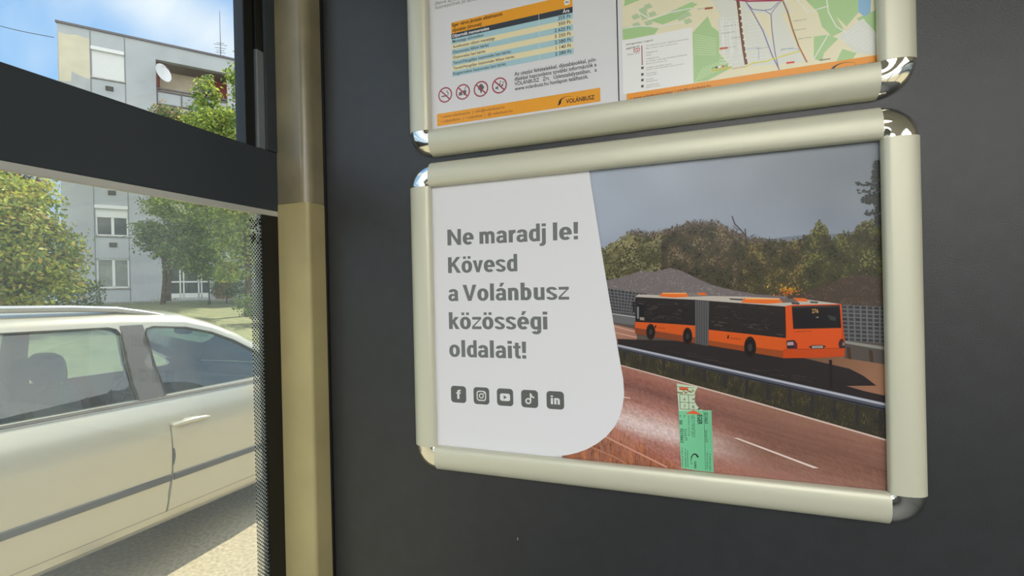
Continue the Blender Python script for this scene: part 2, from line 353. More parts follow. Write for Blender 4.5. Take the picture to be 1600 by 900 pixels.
# ------------------------------------------------------------------ printing: flat artwork in the plane of the sheets
def pw(u, v):
    q_ = onplane(u, v, 1, D); return Vector((q_.x, q_.z))
WHITE = .80
def ink(c, k=1.0):
    """printed colour as seen next to paper white"""
    return tuple(min(.9, x / lin((208, 207, 210))[i] * WHITE * k) for i, x in enumerate(lin(c)))
class Art(MB):
    K = 1.0
    LIFT = .00004
    def __init__(s, base=0.0): super().__init__(); s.base = base; s.k = 0
    def P(s, q_, layer): return (q_[0], D - s.base - layer * s.LIFT, q_[1])
    def poly(s, pts, c, layer, raw=False):
        """pts in photo pixels (or metres when raw)"""
        q_ = [Vector(p) if raw else pw(*p) for p in pts]
        cc = [ink(x, s.K) for x in c] if isinstance(c[0], (tuple, list)) else ink(c, s.K)
        s.k = (s.k + 1) % 40                                 # no two patches in one plane
        s.face([s.P(p, layer + s.k * .002) for p in q_], 0, cc)
    def line(s, pts, wpx, c, layer, raw=False):
        q_ = [Vector(p) if raw else pw(*p) for p in pts]
        if not raw: wm = (pw(pts[0][0], pts[0][1] + wpx) - pw(*pts[0])).length
        else: wm = wpx
        for k in range(len(q_) - 1):
            d = q_[k + 1] - q_[k]
            if d.length < 1e-7: continue
            d.normalize(); n_ = Vector((-d.y, d.x)) * wm / 2; ext = d * wm * .35
            s.poly([q_[k] - n_ - ext, q_[k + 1] - n_ + ext, q_[k + 1] + n_ + ext, q_[k] + n_ - ext], c, layer, raw=True)
    def disc(s, c0, r, c, layer, n=20, raw=True, a0=0, a1=2 * pi, r2=None):
        c0 = Vector(c0)
        if r2 is None: s.poly([c0 + Vector((cos(2 * pi * k / n), sin(2 * pi * k / n))) * r for k in range(n)], c, layer, raw=True)
        else:
            for k in range(n):
                t0, t1 = a0 + (a1 - a0) * k / n, a0 + (a1 - a0) * (k + 1) / n
                s.poly([c0 + Vector((cos(t0), sin(t0))) * r, c0 + Vector((cos(t1), sin(t1))) * r, c0 + Vector((cos(t1), sin(t1))) * r2, c0 + Vector((cos(t0), sin(t0))) * r2], c, layer, raw=True)
    def rrect(s, x0, z0, x1, z1, r, c, layer, fr=None):
        """rounded rectangle; fr: place through a 2D frame (origin, ex, ey)"""
        pts = []
        for cx, cz, a0 in ((x1 - r, z1 - r, 0), (x0 + r, z1 - r, pi / 2), (x0 + r, z0 + r, pi), (x1 - r, z0 + r, 1.5 * pi)):
            for k in range(6):
                a = a0 + pi / 2 * k / 5; pts.append(Vector((cx + r * cos(a), cz + r * sin(a))))
        if fr: pts = [fr[0] + fr[1] * p.x + fr[2] * p.y for p in pts]
        s.poly(pts, c, layer, raw=True)
    def text(s, body, p0, p1, cap, c, layer, bold=0.0, raw=False, capraw=False):
        """p0, p1: ends of the base line; cap: height of a capital letter in pixels at p0"""
        vs, fs = glyphs(body, bold)
        a = Vector(p0) if raw else pw(*p0); b = Vector(p1) if raw else pw(*p1)
        ch = cap if (raw or capraw) else (pw(p0[0], p0[1] - cap) - pw(*p0)).length
        x0 = min(v_[0] for v_ in vs); x1 = max(v_[0] for v_ in vs)
        ex = (b - a) / (x1 - x0); ey = Vector((-(b - a).y, (b - a).x)).normalized() * (ch / CAPH)
        col = ink(c, s.K); i = len(s.v)
        s.v += [s.P(a + ex * (v_[0] - x0) + ey * v_[1], layer) for v_ in vs]
        for f_ in fs:
            s.f.append(tuple(i + k for k in f_)); s.m.append(0); s.c.append(col)
_fc = bpy.data.curves.new('lettering_source', 'FONT'); _fo = bpy.data.objects.new('lettering_source', _fc); COL.objects.link(_fo)
_fc.resolution_u = 3; _cache = {}
def glyphs(body, bold):
    k = (body, bold)
    if k not in _cache:
        _fc.body = body; _fc.offset = bold; _fc.size = 1
        dg = bpy.context.evaluated_depsgraph_get(); dg.update()
        me = bpy.data.meshes.new_from_object(_fo.evaluated_get(dg))
        _cache[k] = ([tuple(v_.co[:2]) for v_ in me.vertices], [tuple(p.vertices) for p in me.polygons])
        bpy.data.meshes.remove(me)
    return _cache[k]
CAPH = max(v_[1] for v_ in glyphs('H', 0)[0])

# ---- bold grotesque lettering for the headline, built from stems and bowls (cap height 1)
ST, XH, AS, DS = .236, .745, 1.045, -.285
def _arc(cx, cy, rx, ry, a0, a1, tx, ty, n=14):
    """elliptic stroke: outer radii rx, ry; thickness tx at the sides and ty at top and bottom"""
    out_ = []
    for k in range(n):
        q_ = []
        for a, s_ in ((a0 + (a1 - a0) * k / n, 0), (a0 + (a1 - a0) * (k + 1) / n, 0), (a0 + (a1 - a0) * (k + 1) / n, 1), (a0 + (a1 - a0) * k / n, 1)):
            a = radians(a); p = 2.25                                     # squarish bowls
            c, d = cos(a), sin(a); f = (abs(c) ** p + abs(d) ** p) ** (-1 / p)
            q_.append((cx + c * f * (rx - tx * s_), cy + d * f * (ry - ty * s_)))
        out_.append(q_)
    return out_
def _rc(x0, y0, x1, y1): return [[(x0, y0), (x1, y0), (x1, y1), (x0, y1)]]
def _bar(a, b, w_):
    """slanted bar cut level: a, b are the bottom and top centres"""
    return [[(a[0] - w_ / 2, a[1]), (a[0] + w_ / 2, a[1]), (b[0] + w_ / 2, b[1]), (b[0] - w_ / 2, b[1])]]
O = .012
def _o(x=0): return _arc(x + .335, XH / 2, .335, XH / 2 + O, 0, 360, ST, .165, 30), .67
def _dots(x): return _rc(x - .235, .86, x - .055, 1.02) + _rc(x + .055, .86, x + .235, 1.02)
def _acute(x): return [[(x - .10, .84), (x + .06, .84), (x + .20, 1.07), (x - .03, 1.07)]]
def _n(x=0, w_=.60):
    r_ = w_ / 2
    return _rc(0, 0, ST, XH) + _arc(w_ - .27, XH - .27 + O, .27, .27, 0, 150, ST, .17) + _rc(w_ - ST, 0, w_, XH - .26)
def _a():
    return (_arc(.305, XH - .25 + O, .30, .25, 0, 165, ST, .155) + _rc(.393, .12, .605, XH - .24) + [[(.393, .0), (.62, .0), (.605, .16), (.393, .16)]] + _arc(.255, .222, .255, .235, 75, 300, .205, .145) + _rc(.24, .315, .42, .445) + _arc(.25, .225, .25, .237, 270, 345, .19, .145)), .625
def _e():
    return (_arc(.335, XH / 2, .335, XH / 2 + O, 0, 315, ST, .165, 26) + _rc(.16, XH / 2 - .072, .668, XH / 2 + .062)), .66
def _s():
    return (_arc(.30, XH - .2 + O, .295, .20, 8, 262, .205, .148) + _arc(.30, .2 - O, .30, .2, -172, 82, .205, .148) + [[(.20, .315), (.31, .30), (.40, .43), (.29, .45)]]), .60
def grot(ch):
    if ch == 'N': return _rc(0, 0, ST + .005, 1) + _rc(.63, 0, .845, 1) + [[(.0, 1), (.215, 1), (.845, 0), (.63, 0)]], .845
    if ch == 'K': return _rc(0, 0, ST + .005, 1) + [[(.12, .36), (.30, .40), (.80, 1), (.545, 1), (.16, .52)]] + [[(.26, .53), (.42, .64), (.83, 0), (.575, 0)]], .82
    if ch == 'V': return [[(.0, 1), (.235, 1), (.425, .30), (.53, 0), (.315, 0)]] + [[(.845, 1), (.61, 1), (.425, .30), (.315, 0), (.53, 0)]], .845
    if ch == 'l': return _rc(0, 0, ST, AS), ST
    if ch == 'i': return _rc(0, 0, ST, XH) + _rc(-.01, .86, ST + .01, 1.03), ST
    if ch == 'j': return _rc(.10, -.06, .312, XH) + _rc(.09, .86, .322, 1.03) + _arc(.10, -.055, .212, .235, 268, 360, ST, .16) + _rc(-.03, -.29, .10, -.13), .312
    if ch == '!': return [[(.015, .33), (.225, .33), (.24, 1.0), (0, 1.0)]] + _rc(.01, 0, .23, .20), .24
    if ch == 'o': return _o()
    if ch == 'ö': g_, w_ = _o(); return g_ + _dots(.335), w_
    if ch == 'n': return _n(), .60
    if ch == 'm': return _rc(0, 0, ST, XH) + _arc(.295, XH - .27 + O, .257, .27, 0, 150, ST, .17) + _rc(.34, 0, .552, XH - .26) + _arc(.64, XH - .27 + O, .257, .27, 0, 150, ST, .17) + _rc(.685, 0, .897, XH - .26), .897
    if ch == 'r': return _rc(0, 0, ST, XH) + _arc(.33, XH - .31 + O, .29, .31, 82, 165, ST, .19) + _rc(.33, XH - .185, .40, XH + .008), .40
    if ch == 'u': return _rc(0, .26, ST, XH) + _rc(.388, 0, .60, XH) + _arc(.27, .27 - O, .27, .27, 180, 330, ST, .17), .60
    if ch == 'a': return _a()
    if ch == 'á': g_, w_ = _a(); return g_ + _acute(.32), w_
    if ch == 'e': return _e()
    if ch == 'é': g_, w_ = _e(); return g_ + _acute(.33), w_
    if ch == 's': return _s()
    if ch == 'd': return _arc(.30, XH / 2, .30, XH / 2 + O, 50, 310, ST, .165, 22) + _rc(.40, 0, .612, AS) + _rc(.28, XH - .155, .43, XH) + _rc(.28, 0, .43, .155), .612
    if ch == 'b': return _arc(.312, XH / 2, .30, XH / 2 + O, -130, 130, ST, .165, 22) + _rc(0, 0, ST, AS) + _rc(.18, XH - .155, .33, XH) + _rc(.18, 0, .33, .155), .612
    if ch == 'g':
        return _arc(.30, XH / 2, .30, XH / 2 + O, 50, 310, ST, .165, 22) + _rc(.40, -.03, .612, XH) + _rc(.28, XH - .155, .43, XH) + _rc(.28, .0, .43, .155) + _arc(.332, -.04, .28, .25, 205, 360, ST, .155), .612
    if ch == 'v': return [[(0, XH), (.222, XH), (.325, .26), (.41, 0), (.225, 0)]] + [[(.635, XH), (.413, XH), (.31, .26), (.225, 0), (.41, 0)]], .635
    if ch == 'z': return _rc(.02, XH - .165, .565, XH) + _rc(0, 0, .575, .165) + [[(.0, .125), (.14, .16), (.565, XH - .12), (.43, XH - .16), (.0, .16)]] , .575
    if ch == 'k': return _rc(0, 0, ST, AS) + [[(.14, .26), (.30, .34), (.625, XH), (.375, XH), (.16, .44)]] + [[(.22, .40), (.36, .52), (.66, 0), (.42, 0)]], .65
    if ch == 't': return _rc(.11, .2, .322, .93) + _rc(0, XH - .15, .43, XH) + _arc(.332, .225, .222, .235, 180, 275, ST, .165) + _rc(.33, -.008, .43, .155), .43
    if ch == 'f': return _rc(.10, 0, .312, .78) + _rc(0, XH - .15, .45, XH) + _arc(.365, .79, .265, .27, 88, 180, ST, .165) + _rc(.365, .895, .46, 1.06), .46
    return [], .26
SIDE = {'V': -.015, 'v': .0, 'a': .034, 'á': .034, 'o': .036, 'ö': .036, 'e': .034, 'é': .034, 's': .028, 'g': .036, 'd': .036, 'z': .03, 't': .01, 'r': .06, 'K': .07, 'N': .07, ' ': 0, 'j': -.03, 'k': .06, 'f': .03}
def headline_text(A, body, p0, p1, cap, col, layer, raw=False):
    x = 0; polys = []
    for k, ch in enumerate(body):
        sl = SIDE.get(ch, .062); g_, w_ = grot(ch)
        if k: x += sl
        polys += [[(px + x, py) for px, py in q_] for q_ in g_]
        x += w_ + (.008 if ch in 'rKk' else .012 if ch in 'tVvz' else .06 if ch == 'j' else sl)
    x1 = max(p[0] for q_ in polys for p in q_); x0 = min(p[0] for q_ in polys for p in q_)
    a = Vector(p0) if raw else pw(*p0); b = Vector(p1) if raw else pw(*p1)
    ch_ = cap if raw else (pw(p0[0], p0[1] - cap) - pw(*p0)).length
    ex = (b - a) / (x1 - x0); ey = Vector((-(b - a).y, (b - a).x)).normalized() * ch_
    for q_ in polys: A.poly([a + ex * (p[0] - x0) + ey * p[1] for p in q_], col, layer, raw=True)

M_print = attr_mat('glossy_print', rough=.30, spec=.30, var=.05, nscale=1400)
M_paper = mat('poster_paper', (230, 229, 233), rough=.30, spec=.30)
M_ink = attr_mat('printed_ink', rough=.30, spec=.30, var=.02)

def Z1(x, y): return (920 + x / 2.904, 170 + y / 2.904)
def Z2(x, y): return (940 + x / 3.478, 420 + y / 3.478)
def Z3(x, y): return (960 + x / 3.2, 560 + y / 3.2)
def mixc(a, b, t): t = max(0, min(1, t)); return tuple(x + (y - x) * t for x, y in zip(a, b))
def jit(c, k, rnd): d = (rnd.random() - .5) * 2 * k; return tuple(max(0, min(255, x + d + (rnd.random() - .5) * k * .5)) for x in c)

poster = MB(); poster.box((LX0 - .008, D, LZ0 - .008), (LX1 + .008, D + .0007, LZ1 + .008))
POSTER = empty('poster', ((LX0 + LX1) / 2, D, LZ0)); tag(POSTER, 'printed poster of an orange articulated bus beside a white text area', 'poster')
poster.build('sheet', M_paper, POSTER)

def picture():
    A = Art(.00004); rnd = random.Random(3); A.K = .84
    # sky
    nx, ny = 24, 14
    tl, tr, bl, br = (905, 262), (1396, 210), (930, 420), (1396, 420)
    def g(i, j):
        a, b = i / nx, j / ny
        return (tl[0] + (tr[0] - tl[0]) * a + (bl[0] - tl[0]) * b * (1 - a), (tl[1] + (tr[1] - tl[1]) * a) * (1 - b) + 420 * b)
    def skyc(p):
        x, y = p; a = (x - 920) / 470; b = (y - 230) / 170
        c = mixc((172, 180, 200), (128, 134, 146), a * 1.25)
        c = mixc(c, (150, 158, 180), max(0, b - .45) * 1.6)
        k = noise.noise(Vector((x * .012, y * .018, 2.0))) * 9
        return tuple(v_ + k for v_ in c)
    for i in range(nx):
        for j in range(ny):
            q_ = [g(i, j), g(i + 1, j), g(i + 1, j + 1), g(i, j + 1)]
            A.poly(q_, [skyc(p) for p in q_], 0)
    A.poly([Z1(20, 700), Z1(1345, 700), Z2(1548, 1000), Z3(-260, 620), Z3(-20, 200)], (92, 82, 78), .9)
    # far hills and land
    A.poly([Z1(40, 650), Z1(100, 632), Z1(300, 615), Z1(520, 600), Z1(820, 590), Z1(1010, 568), Z1(1150, 566), Z1(1340, 530), Z1(1340, 700), Z1(40, 700)], (118, 124, 140), 1)
    A.poly([Z1(560, 622), Z1(820, 604), Z1(1000, 600), Z1(1340, 590), Z1(1340, 700), Z1(560, 700)], (104, 86, 80), 2)
    # wood behind: solid body, then leaf dabs
    top = [(55, 650), (120, 612), (190, 566), (280, 578), (400, 548), (470, 524), (570, 524), (650, 562), (715, 596), (820, 604), (940, 604), (1012, 566), (1042, 505), (1078, 545), (1100, 604), (1150, 566), (1190, 572), (1240, 520), (1340, 505)]
    A.poly([Z1(*p) for p in top] + [Z1(1340, 900), Z1(40, 900)], (70, 66, 50), 3)
    def topy(x):
        for (a, b), (c, d) in zip(top, top[1:]):
            if a <= x <= c: return b + (d - b) * (x - a) / (c - a)
        return 650
    def boty(x): return 770 if x < 500 else 845 if x < 950 else 800
    for k in range(5200):
        x = rnd.uniform(55, 1338); t = rnd.random() ** 1.15; y0, y1 = topy(x) - 8 - 30 * max(0, noise.noise(Vector((x * .055, 0, 8)))) - 14 * max(0, noise.noise(Vector((x * .2, 0, 3)))), boty(x); y = y0 + (y1 - y0) * t
        cl_ = 1.35 * noise.noise(Vector((x * .014, y * .014, 0))) + .6 * noise.noise(Vector((x * .04, y * .04, 5)))
        if x < 330: c = mixc((84, 82, 58), (142, 136, 98), .45 + cl_)
        elif x < 700: c = mixc((52, 48, 40), (118, 100, 80), .35 + cl_ - .25 * t + .1)
        elif x < 980: c = mixc((58, 54, 38), (120, 106, 66), .40 + cl_)
        else: c = mixc((52, 54, 36), (112, 112, 64), .38 + cl_)
        c = jit(c, 14, rnd)
        if t < .15 and rnd.random() < .35: c = mixc(c, (150, 140, 120), .35)
        r_ = rnd.uniform(3.5, 9); a0 = rnd.uniform(0, 6.28)
        pts = [Z1(x + r_ * cos(a0 + q_) * rnd.uniform(.5, 1), y + r_ * sin(a0 + q_) * rnd.uniform(.5, 1)) for q_ in (0, 1.6, 3.1, 4.6)]
        A.poly(pts, c, 4 + rnd.random() * 3)
    for k in range(420):                                    # bare twigs along the skyline
        x = rnd.uniform(180, 820); y = topy(x) + rnd.uniform(-2, 12); dx = rnd.uniform(-14, 14); dy = -rnd.uniform(8, 26)
        A.line([Z1(x, y), Z1(x + dx, y + dy)], rnd.uniform(.4, .8), jit((96, 84, 76), 14, rnd), 7 + rnd.random())
    for pts, w_ in (([(716, 620), (712, 575), (690, 550), (662, 522), (650, 488)], 1.5), ([(712, 578), (709, 546)], 1.6), ([(690, 550), (672, 546), (655, 530)], .8), ([(716, 600), (735, 578), (752, 570)], .9), ([(404, 548), (398, 520)], .8)):
        A.line([Z1(*p) for p in pts], w_, (66, 58, 58), 8.5)
    for k in range(520):                                    # the dark pine at the edge
        y = rnd.uniform(235, 530); ln = {0: 45, 1: 55, 2: 130, 3: 100, 4: 80, 5: 40}[min(5, int((y - 235) / 50))]
        if noise.noise(Vector((0, y * .035, 9))) < -.12: ln *= .45
        x = 1338 - rnd.random() * ln; r_ = rnd.uniform(6, 13); a0 = rnd.uniform(0, 6.28)
        A.poly([Z1(x + r_ * cos(a0 + q_), y + r_ * .7 * sin(a0 + q_)) for q_ in (0, 2.0, 4.1)], jit((58, 60, 58), 9, rnd), 8 + rnd.random())
    # spoil heaps
    def heap(pts, ca, cb, layer, n, size=5):
        A.poly([Z1(*p) for p in pts], ca, layer)
        xs = [p[0] for p in pts]; ys = [p[1] for p in pts]
        def inside(x, y):
            c = False
            for (x1, y1), (x2, y2) in zip(pts, pts[1:] + pts[:1]):
                if (y1 > y) != (y2 > y) and x < (x2 - x1) * (y - y1) / (y2 - y1) + x1: c = not c
            return c
        for k in range(n):
            x, y = rnd.uniform(min(xs), max(xs)), rnd.uniform(min(ys), max(ys))
            if not inside(x, y): continue
            r_ = rnd.uniform(1.5, size); a0 = rnd.uniform(0, 6.28)
            t = .5 + .9 * noise.noise(Vector((x * .02, y * .03, 7)))
            A.poly([Z1(x + r_ * cos(a0 + q_), y + r_ * sin(a0 + q_)) for q_ in (0, 2.1, 4.2)], jit(mixc(ca, cb, t), 10, rnd), layer + rnd.random())
    heap([(70, 780), (150, 765), (235, 735), (300, 740), (370, 722), (420, 735), (480, 765), (560, 800), (640, 820), (760, 842), (900, 850), (980, 842), (1100, 790), (1180, 760), (1260, 752), (1340, 770), (1340, 960), (70, 960)], (114, 105, 108), (150, 140, 142), 10, 3600)
    heap([(900, 850), (980, 835), (1100, 790), (1180, 760), (1260, 752), (1340, 770), (1340, 930), (900, 880)], (74, 62, 56), (104, 86, 74), 11.2, 1500)
    for k in range(130):
        x, y = rnd.gauss(905, 36), rnd.gauss(826, 12)
        if y > 850: continue
        A.poly([Z1(x + rnd.uniform(-7, 7), y + rnd.uniform(-7, 7)) for q_ in range(3)], jit(((196, 112, 40) if y > 822 else (196, 150, 50)), 22, rnd), 12.3 + rnd.random() * .5)
    # gridded retaining walls
    def gridwall(tl, tr, br, bl, n1, n2, layer):
        A.poly([Z2(*p) for p in (tl, tr, br, bl)], (104, 104, 110), layer)
        L = lambda a, b, t: (a[0] + (b[0] - a[0]) * t, a[1] + (b[1] - a[1]) * t)
        for i in range(n1):
            for j in range(n2):
                f = lambda s_, t_: Z2(*L(L(tl, tr, s_), L(bl, br, s_), t_))
                s0, s1, t0, t1 = (i + .12 + .25 * (j % 2) * 0) / n1, (i + .86) / n1, (j + .16) / n2, (j + .84) / n2
                A.poly([f(s0, t0), f(s1, t0), f(s1, t1), f(s0, t1)], jit((62, 60, 64), 8, rnd), layer + .4)
    gridwall((25, 105), (250, 135), (195, 262), (58, 245), 11, 8, 13)
    gridwall((1300, 196), (1545, 206), (1545, 405), (1310, 392), 7, 9, 13)
    # far carriageway
    A.poly([Z2(60, 300), Z2(190, 330), Z2(190, 420), Z2(80, 400)], [(176, 128, 112), (168, 116, 100), (150, 102, 90), (166, 122, 108)], 14)
    A.line([Z2(62, 310), Z2(190, 345)], 1.2, (206, 170, 156), 14.6); A.line([Z2(66, 345), Z2(190, 372)], 2, (196, 150, 136), 14.6)
    A.poly([Z2(1000, 470), Z2(1320, 440), Z2(1545, 500), Z2(1545, 700), Z2(1000, 560)], [(120, 86, 66), (128, 92, 70), (148, 108, 86), (158, 112, 92), (110, 80, 66)], 14)
    A.poly([Z2(1318, 402), Z2(1545, 436), Z2(1545, 520), Z2(1318, 484)], (84, 76, 74), 14.5)
    for (x, y) in ((1450, 440), (1330, 425)):
        A.poly([Z2(x, y), Z2(x + 20, y + 2), Z2(x + 26, y + 68), Z2(x + 6, y + 62)], (70, 52, 40), 14.9)
    A.poly([Z2(1316, 390), Z2(1545, 424), Z2(1545, 442), Z2(1316, 404)], (140, 138, 132), 15)
    A.poly([Z2(58, 240), Z2(185, 258), Z2(185, 306), Z2(68, 292)], (108, 106, 112), 14.8); A.line([Z2(58, 244), Z2(185, 262)], 1.6, (172, 170, 174), 15)
    # shade on the road and the dark verge
    A.poly([Z2(85, 380), Z2(180, 384), Z2(520, 395), Z2(985, 462), Z2(1100, 485), Z2(1345, 542), Z2(1420, 580), Z2(1492, 634), Z2(1330, 636), Z2(1420, 662), Z2(1545, 690), Z2(1545, 745), Z2(95, 425)], (46, 40, 42), 15.5)
    for k in range(60):
        x = rnd.uniform(150, 1200); y = 400 + (x - 150) * .19 + rnd.uniform(-5, 45)
        if y < 395 + (x - 100) * .225: A.line([Z2(x, y), Z2(x + rnd.uniform(20, 90), y + rnd.uniform(4, 14))], .5, jit((66, 58, 58), 10, rnd), 15.8)
    A.poly([Z2(88, 425), Z2(1545, 745), Z2(1545, 1000), Z2(98, 530)], (58, 54, 46), 15.6)
    for k in range(1500):                                   # grass of the verge
        x = rnd.uniform(95, 1540); a = 432 + (x - 90) * .224; b = 522 + (x - 98) * .318; y = a + (b - a) * rnd.random()
        t = .5 + noise.noise(Vector((x * .02, y * .02, 1)))
        A.line([Z2(x, y), Z2(x + rnd.uniform(-7, 7), y - rnd.uniform(5, 22))], rnd.uniform(.5, 1.1), jit(mixc((48, 46, 40), (98, 88, 56), t * .9), 10, rnd), 16 + rnd.random() * .8)
    for k in range(14):
        x = 115 + k * 105 + (k * k) * .9; y = 440 + (x - 90) * .226; h = 38 + x * .055
        if x > 1530: break
        A.poly([Z2(x, y), Z2(x + 18, y + 4), Z2(x + 18, y + h + 6), Z2(x, y + h)], (52, 48, 52), 17.2)
    A.poly([Z2(88, 408), Z2(1545, 728), Z2(1545, 772), Z2(92, 438)], (84, 86, 102), 18)
    A.poly([Z2(88, 411), Z2(1545, 731), Z2(1545, 744), Z2(89, 421)], (176, 176, 190), 18.4)
    A.poly([Z2(91, 431), Z2(1545, 759), Z2(1545, 770), Z2(92, 437)], (42, 42, 50), 18.4)
    A.poly([Z2(1234, 494), Z2(1250, 494), Z2(1254, 650), Z2(1240, 646)], (40, 32, 34), 18.7)
    # ---- the bus
    L = 20
    A.poly([Z2(182, 285), Z2(508, 308), Z2(508, 400), Z2(440, 392), Z2(250, 362), Z2(182, 350)], (206, 88, 34), L)
    A.poly([Z2(182, 320), Z2(508, 372), Z2(508, 404), Z2(440, 396), Z2(250, 366), Z2(182, 350)], (132, 66, 42), L + .3)
    A.poly([Z2(184, 150), Z2(508, 165), Z2(508, 308), Z2(340, 296), Z2(184, 288)], (38, 34, 36), L + .5)
    A.poly([Z2(580, 330), Z2(1000, 375), Z2(1000, 485), Z2(985, 484), Z2(790, 447), Z2(580, 412)], (208, 88, 32), L)
    A.poly([Z2(580, 388), Z2(800, 422), Z2(1000, 446), Z2(1000, 485), Z2(985, 484), Z2(790, 450), Z2(580, 415)], (150, 72, 36), L + .3)
    A.poly([Z2(582, 170), Z2(1000, 203), Z2(996, 376), Z2(580, 330)], (42, 36, 36), L + .5)
    for k in range(170):                                    # reflections in the dark glass
        x = rnd.uniform(195, 985)
        if 500 < x < 590: continue
        lo = 175 + max(0, x - 582) * .08 if x > 580 else 165; hi = (325 + (x - 580) * .11) if x > 580 else 285
        y = rnd.uniform(lo + 8, hi - 6); l_ = rnd.uniform(6, 45)
        if x + l_ > 990 or (x < 500 and x + l_ > 505): continue
        A.line([Z2(x, y), Z2(x + l_ * .5, y + rnd.uniform(-3, 5)), Z2(x + l_, y + rnd.uniform(-2, 8))], rnd.uniform(.4, 1.2), jit(rnd.choice(((70, 62, 62), (56, 48, 50), (80, 70, 66), (22, 20, 24), (48, 42, 44))), 12, rnd), L + .8)
    for x in (240, 300, 372, 440): A.line([Z2(x, 160), Z2(x + 2, 285)], .5, (24, 22, 24), L + 1)
    for x in (690, 770, 850, 925): A.line([Z2(x, 182), Z2(x + 1, 340)], .5, (24, 22, 24), L + 1)
    A.poly([Z2(186, 190), Z2(232, 196), Z2(234, 282), Z2(188, 278)], (30, 28, 32), L + .95)
    A.poly([Z2(192, 205), Z2(203, 206), Z2(203, 272), Z2(193, 270)], (120, 120, 128), L + 1); A.poly([Z2(208, 262), Z2(232, 264), Z2(232, 280), Z2(208, 278)], (150, 138, 130), L + 1)
    A.poly([Z2(168, 180), Z2(180, 176), Z2(182, 232), Z2(170, 235)], (40, 36, 38), L + 1)
    A.poly([Z2(508, 160), Z2(584, 168), Z2(580, 420), Z2(508, 405)], (84, 82, 86), L + 1)
    for k in range(11):
        x = 512 + k * 6.4; A.line([Z2(x, 165), Z2(x, 408)], .7, (60, 58, 62) if k % 2 else (100, 98, 102), L + 1.3)
    A.poly([Z2(184, 152), Z2(200, 139), Z2(480, 149), Z2(600, 148), Z2(740, 150), Z2(1100, 165), Z2(1210, 180), Z2(1292, 190), Z2(1000, 206), Z2(700, 182), Z2(508, 168), Z2(300, 158)], (188, 178, 172), L + 1.5)
    A.line([Z2(184, 154), Z2(508, 169), Z2(1000, 206)], .9, (80, 70, 68), L + 1.8)
    A.poly([Z2(310, 150), Z2(330, 130), Z2(460, 130), Z2(472, 152), Z2(398, 156)], (228, 112, 44), L + 2); A.poly([Z2(330, 130), Z2(460, 130), Z2(463, 136), Z2(334, 136)], (240, 168, 110), L + 2.2)
    A.poly([Z2(458, 130), Z2(525, 130), Z2(545, 150), Z2(474, 152)], (128, 120, 118), L + 2); A.poly([Z2(520, 129), Z2(560, 129), Z2(576, 142), Z2(530, 144)], (222, 106, 44), L + 2.1)
    A.poly([Z2(758, 184), Z2(776, 158), Z2(962, 160), Z2(985, 184), Z2(900, 190)], (228, 112, 44), L + 2); A.poly([Z2(776, 157), Z2(962, 160), Z2(968, 168), Z2(784, 165)], (242, 172, 116), L + 2.2)
    A.poly([Z2(962, 160), Z2(1048, 162), Z2(1070, 182), Z2(985, 184)], (110, 98, 96), L + 2); A.poly([Z2(1038, 157), Z2(1108, 160), Z2(1122, 178), Z2(1060, 176)], (222, 106, 44), L + 2.1)
    A.poly([Z2(690, 160), Z2(770, 164), Z2(765, 172), Z2(700, 168)], (70, 64, 64), L + 2); A.poly([Z2(1030, 182), Z2(1075, 184), Z2(1072, 194), Z2(1032, 192)], (70, 66, 68), L + 2.3); A.poly([Z2(1130, 176), Z2(1176, 178), Z2(1172, 188), Z2(1134, 186)], (84, 78, 78), L + 2.3)
    A.poly([Z2(997, 203), Z2(1030, 196), Z2(1300, 191), Z2(1308, 300), Z2(1320, 400), Z2(1320, 474), Z2(1200, 482), Z2(985, 485), Z2(1002, 376)], (212, 82, 32), L + 2.5)
    A.poly([Z2(1302, 200), Z2(1308, 300), Z2(1320, 400), Z2(1320, 474), Z2(1300, 474)], (196, 72, 24), L + 2.6)
    A.poly([Z2(985, 440), Z2(1320, 430), Z2(1320, 474), Z2(1200, 482), Z2(985, 485)], (192, 72, 28), L + 2.7); A.line([Z2(988, 438), Z2(1320, 430)], .8, (140, 56, 26), L + 2.8)
    A.poly([Z2(1032, 203), Z2(1292, 196), Z2(1300, 322), Z2(1040, 328)], (30, 27, 30), L + 2.9); A.line([Z2(1042, 326), Z2(1298, 321)], .7, (120, 70, 50), L + 3)
    A.poly([Z2(1036, 204), Z2(1290, 198), Z2(1291, 206), Z2(1037, 213)], (60, 56, 56), L + 3)
    A.poly([Z2(1225, 250), Z2(1270, 262), Z2(1272, 284), Z2(1240, 278)], (58, 60, 60), L + 3); A.poly([Z2(1160, 262), Z2(1180, 260), Z2(1172, 268)], (150, 140, 128), L + 3)
    A.text('276', Z2(1142, 240), Z2(1176, 239), 6.2, (226, 170, 110), L + 3.1)
    A.poly([Z2(1003, 390), Z2(1045, 386), Z2(1061, 405), Z2(1062, 433), Z2(1006, 434)], (52, 38, 44), L + 3); A.poly([Z2(1008, 398), Z2(1040, 396), Z2(1042, 414), Z2(1008, 416)], (176, 150, 160), L + 3.1); A.poly([Z2(1044, 396), Z2(1056, 406), Z2(1058, 426), Z2(1046, 426)], (110, 36, 36), L + 3.1)
    A.poly([Z2(1292, 384), Z2(1308, 378), Z2(1320, 404), Z2(1320, 430), Z2(1290, 432), Z2(1284, 408)], (58, 40, 44), L + 3); A.poly([Z2(1308, 396), Z2(1318, 404), Z2(1318, 416), Z2(1306, 416)], (150, 110, 110), L + 3.1)
    A.poly([Z2(1122, 424), Z2(1142, 414), Z2(1200, 413), Z2(1218, 421), Z2(1204, 432), Z2(1140, 434)], (58, 44, 44), L + 3); A.poly([Z2(1142, 419), Z2(1200, 417), Z2(1200, 429), Z2(1142, 431)], (186, 176, 170), L + 3.1)
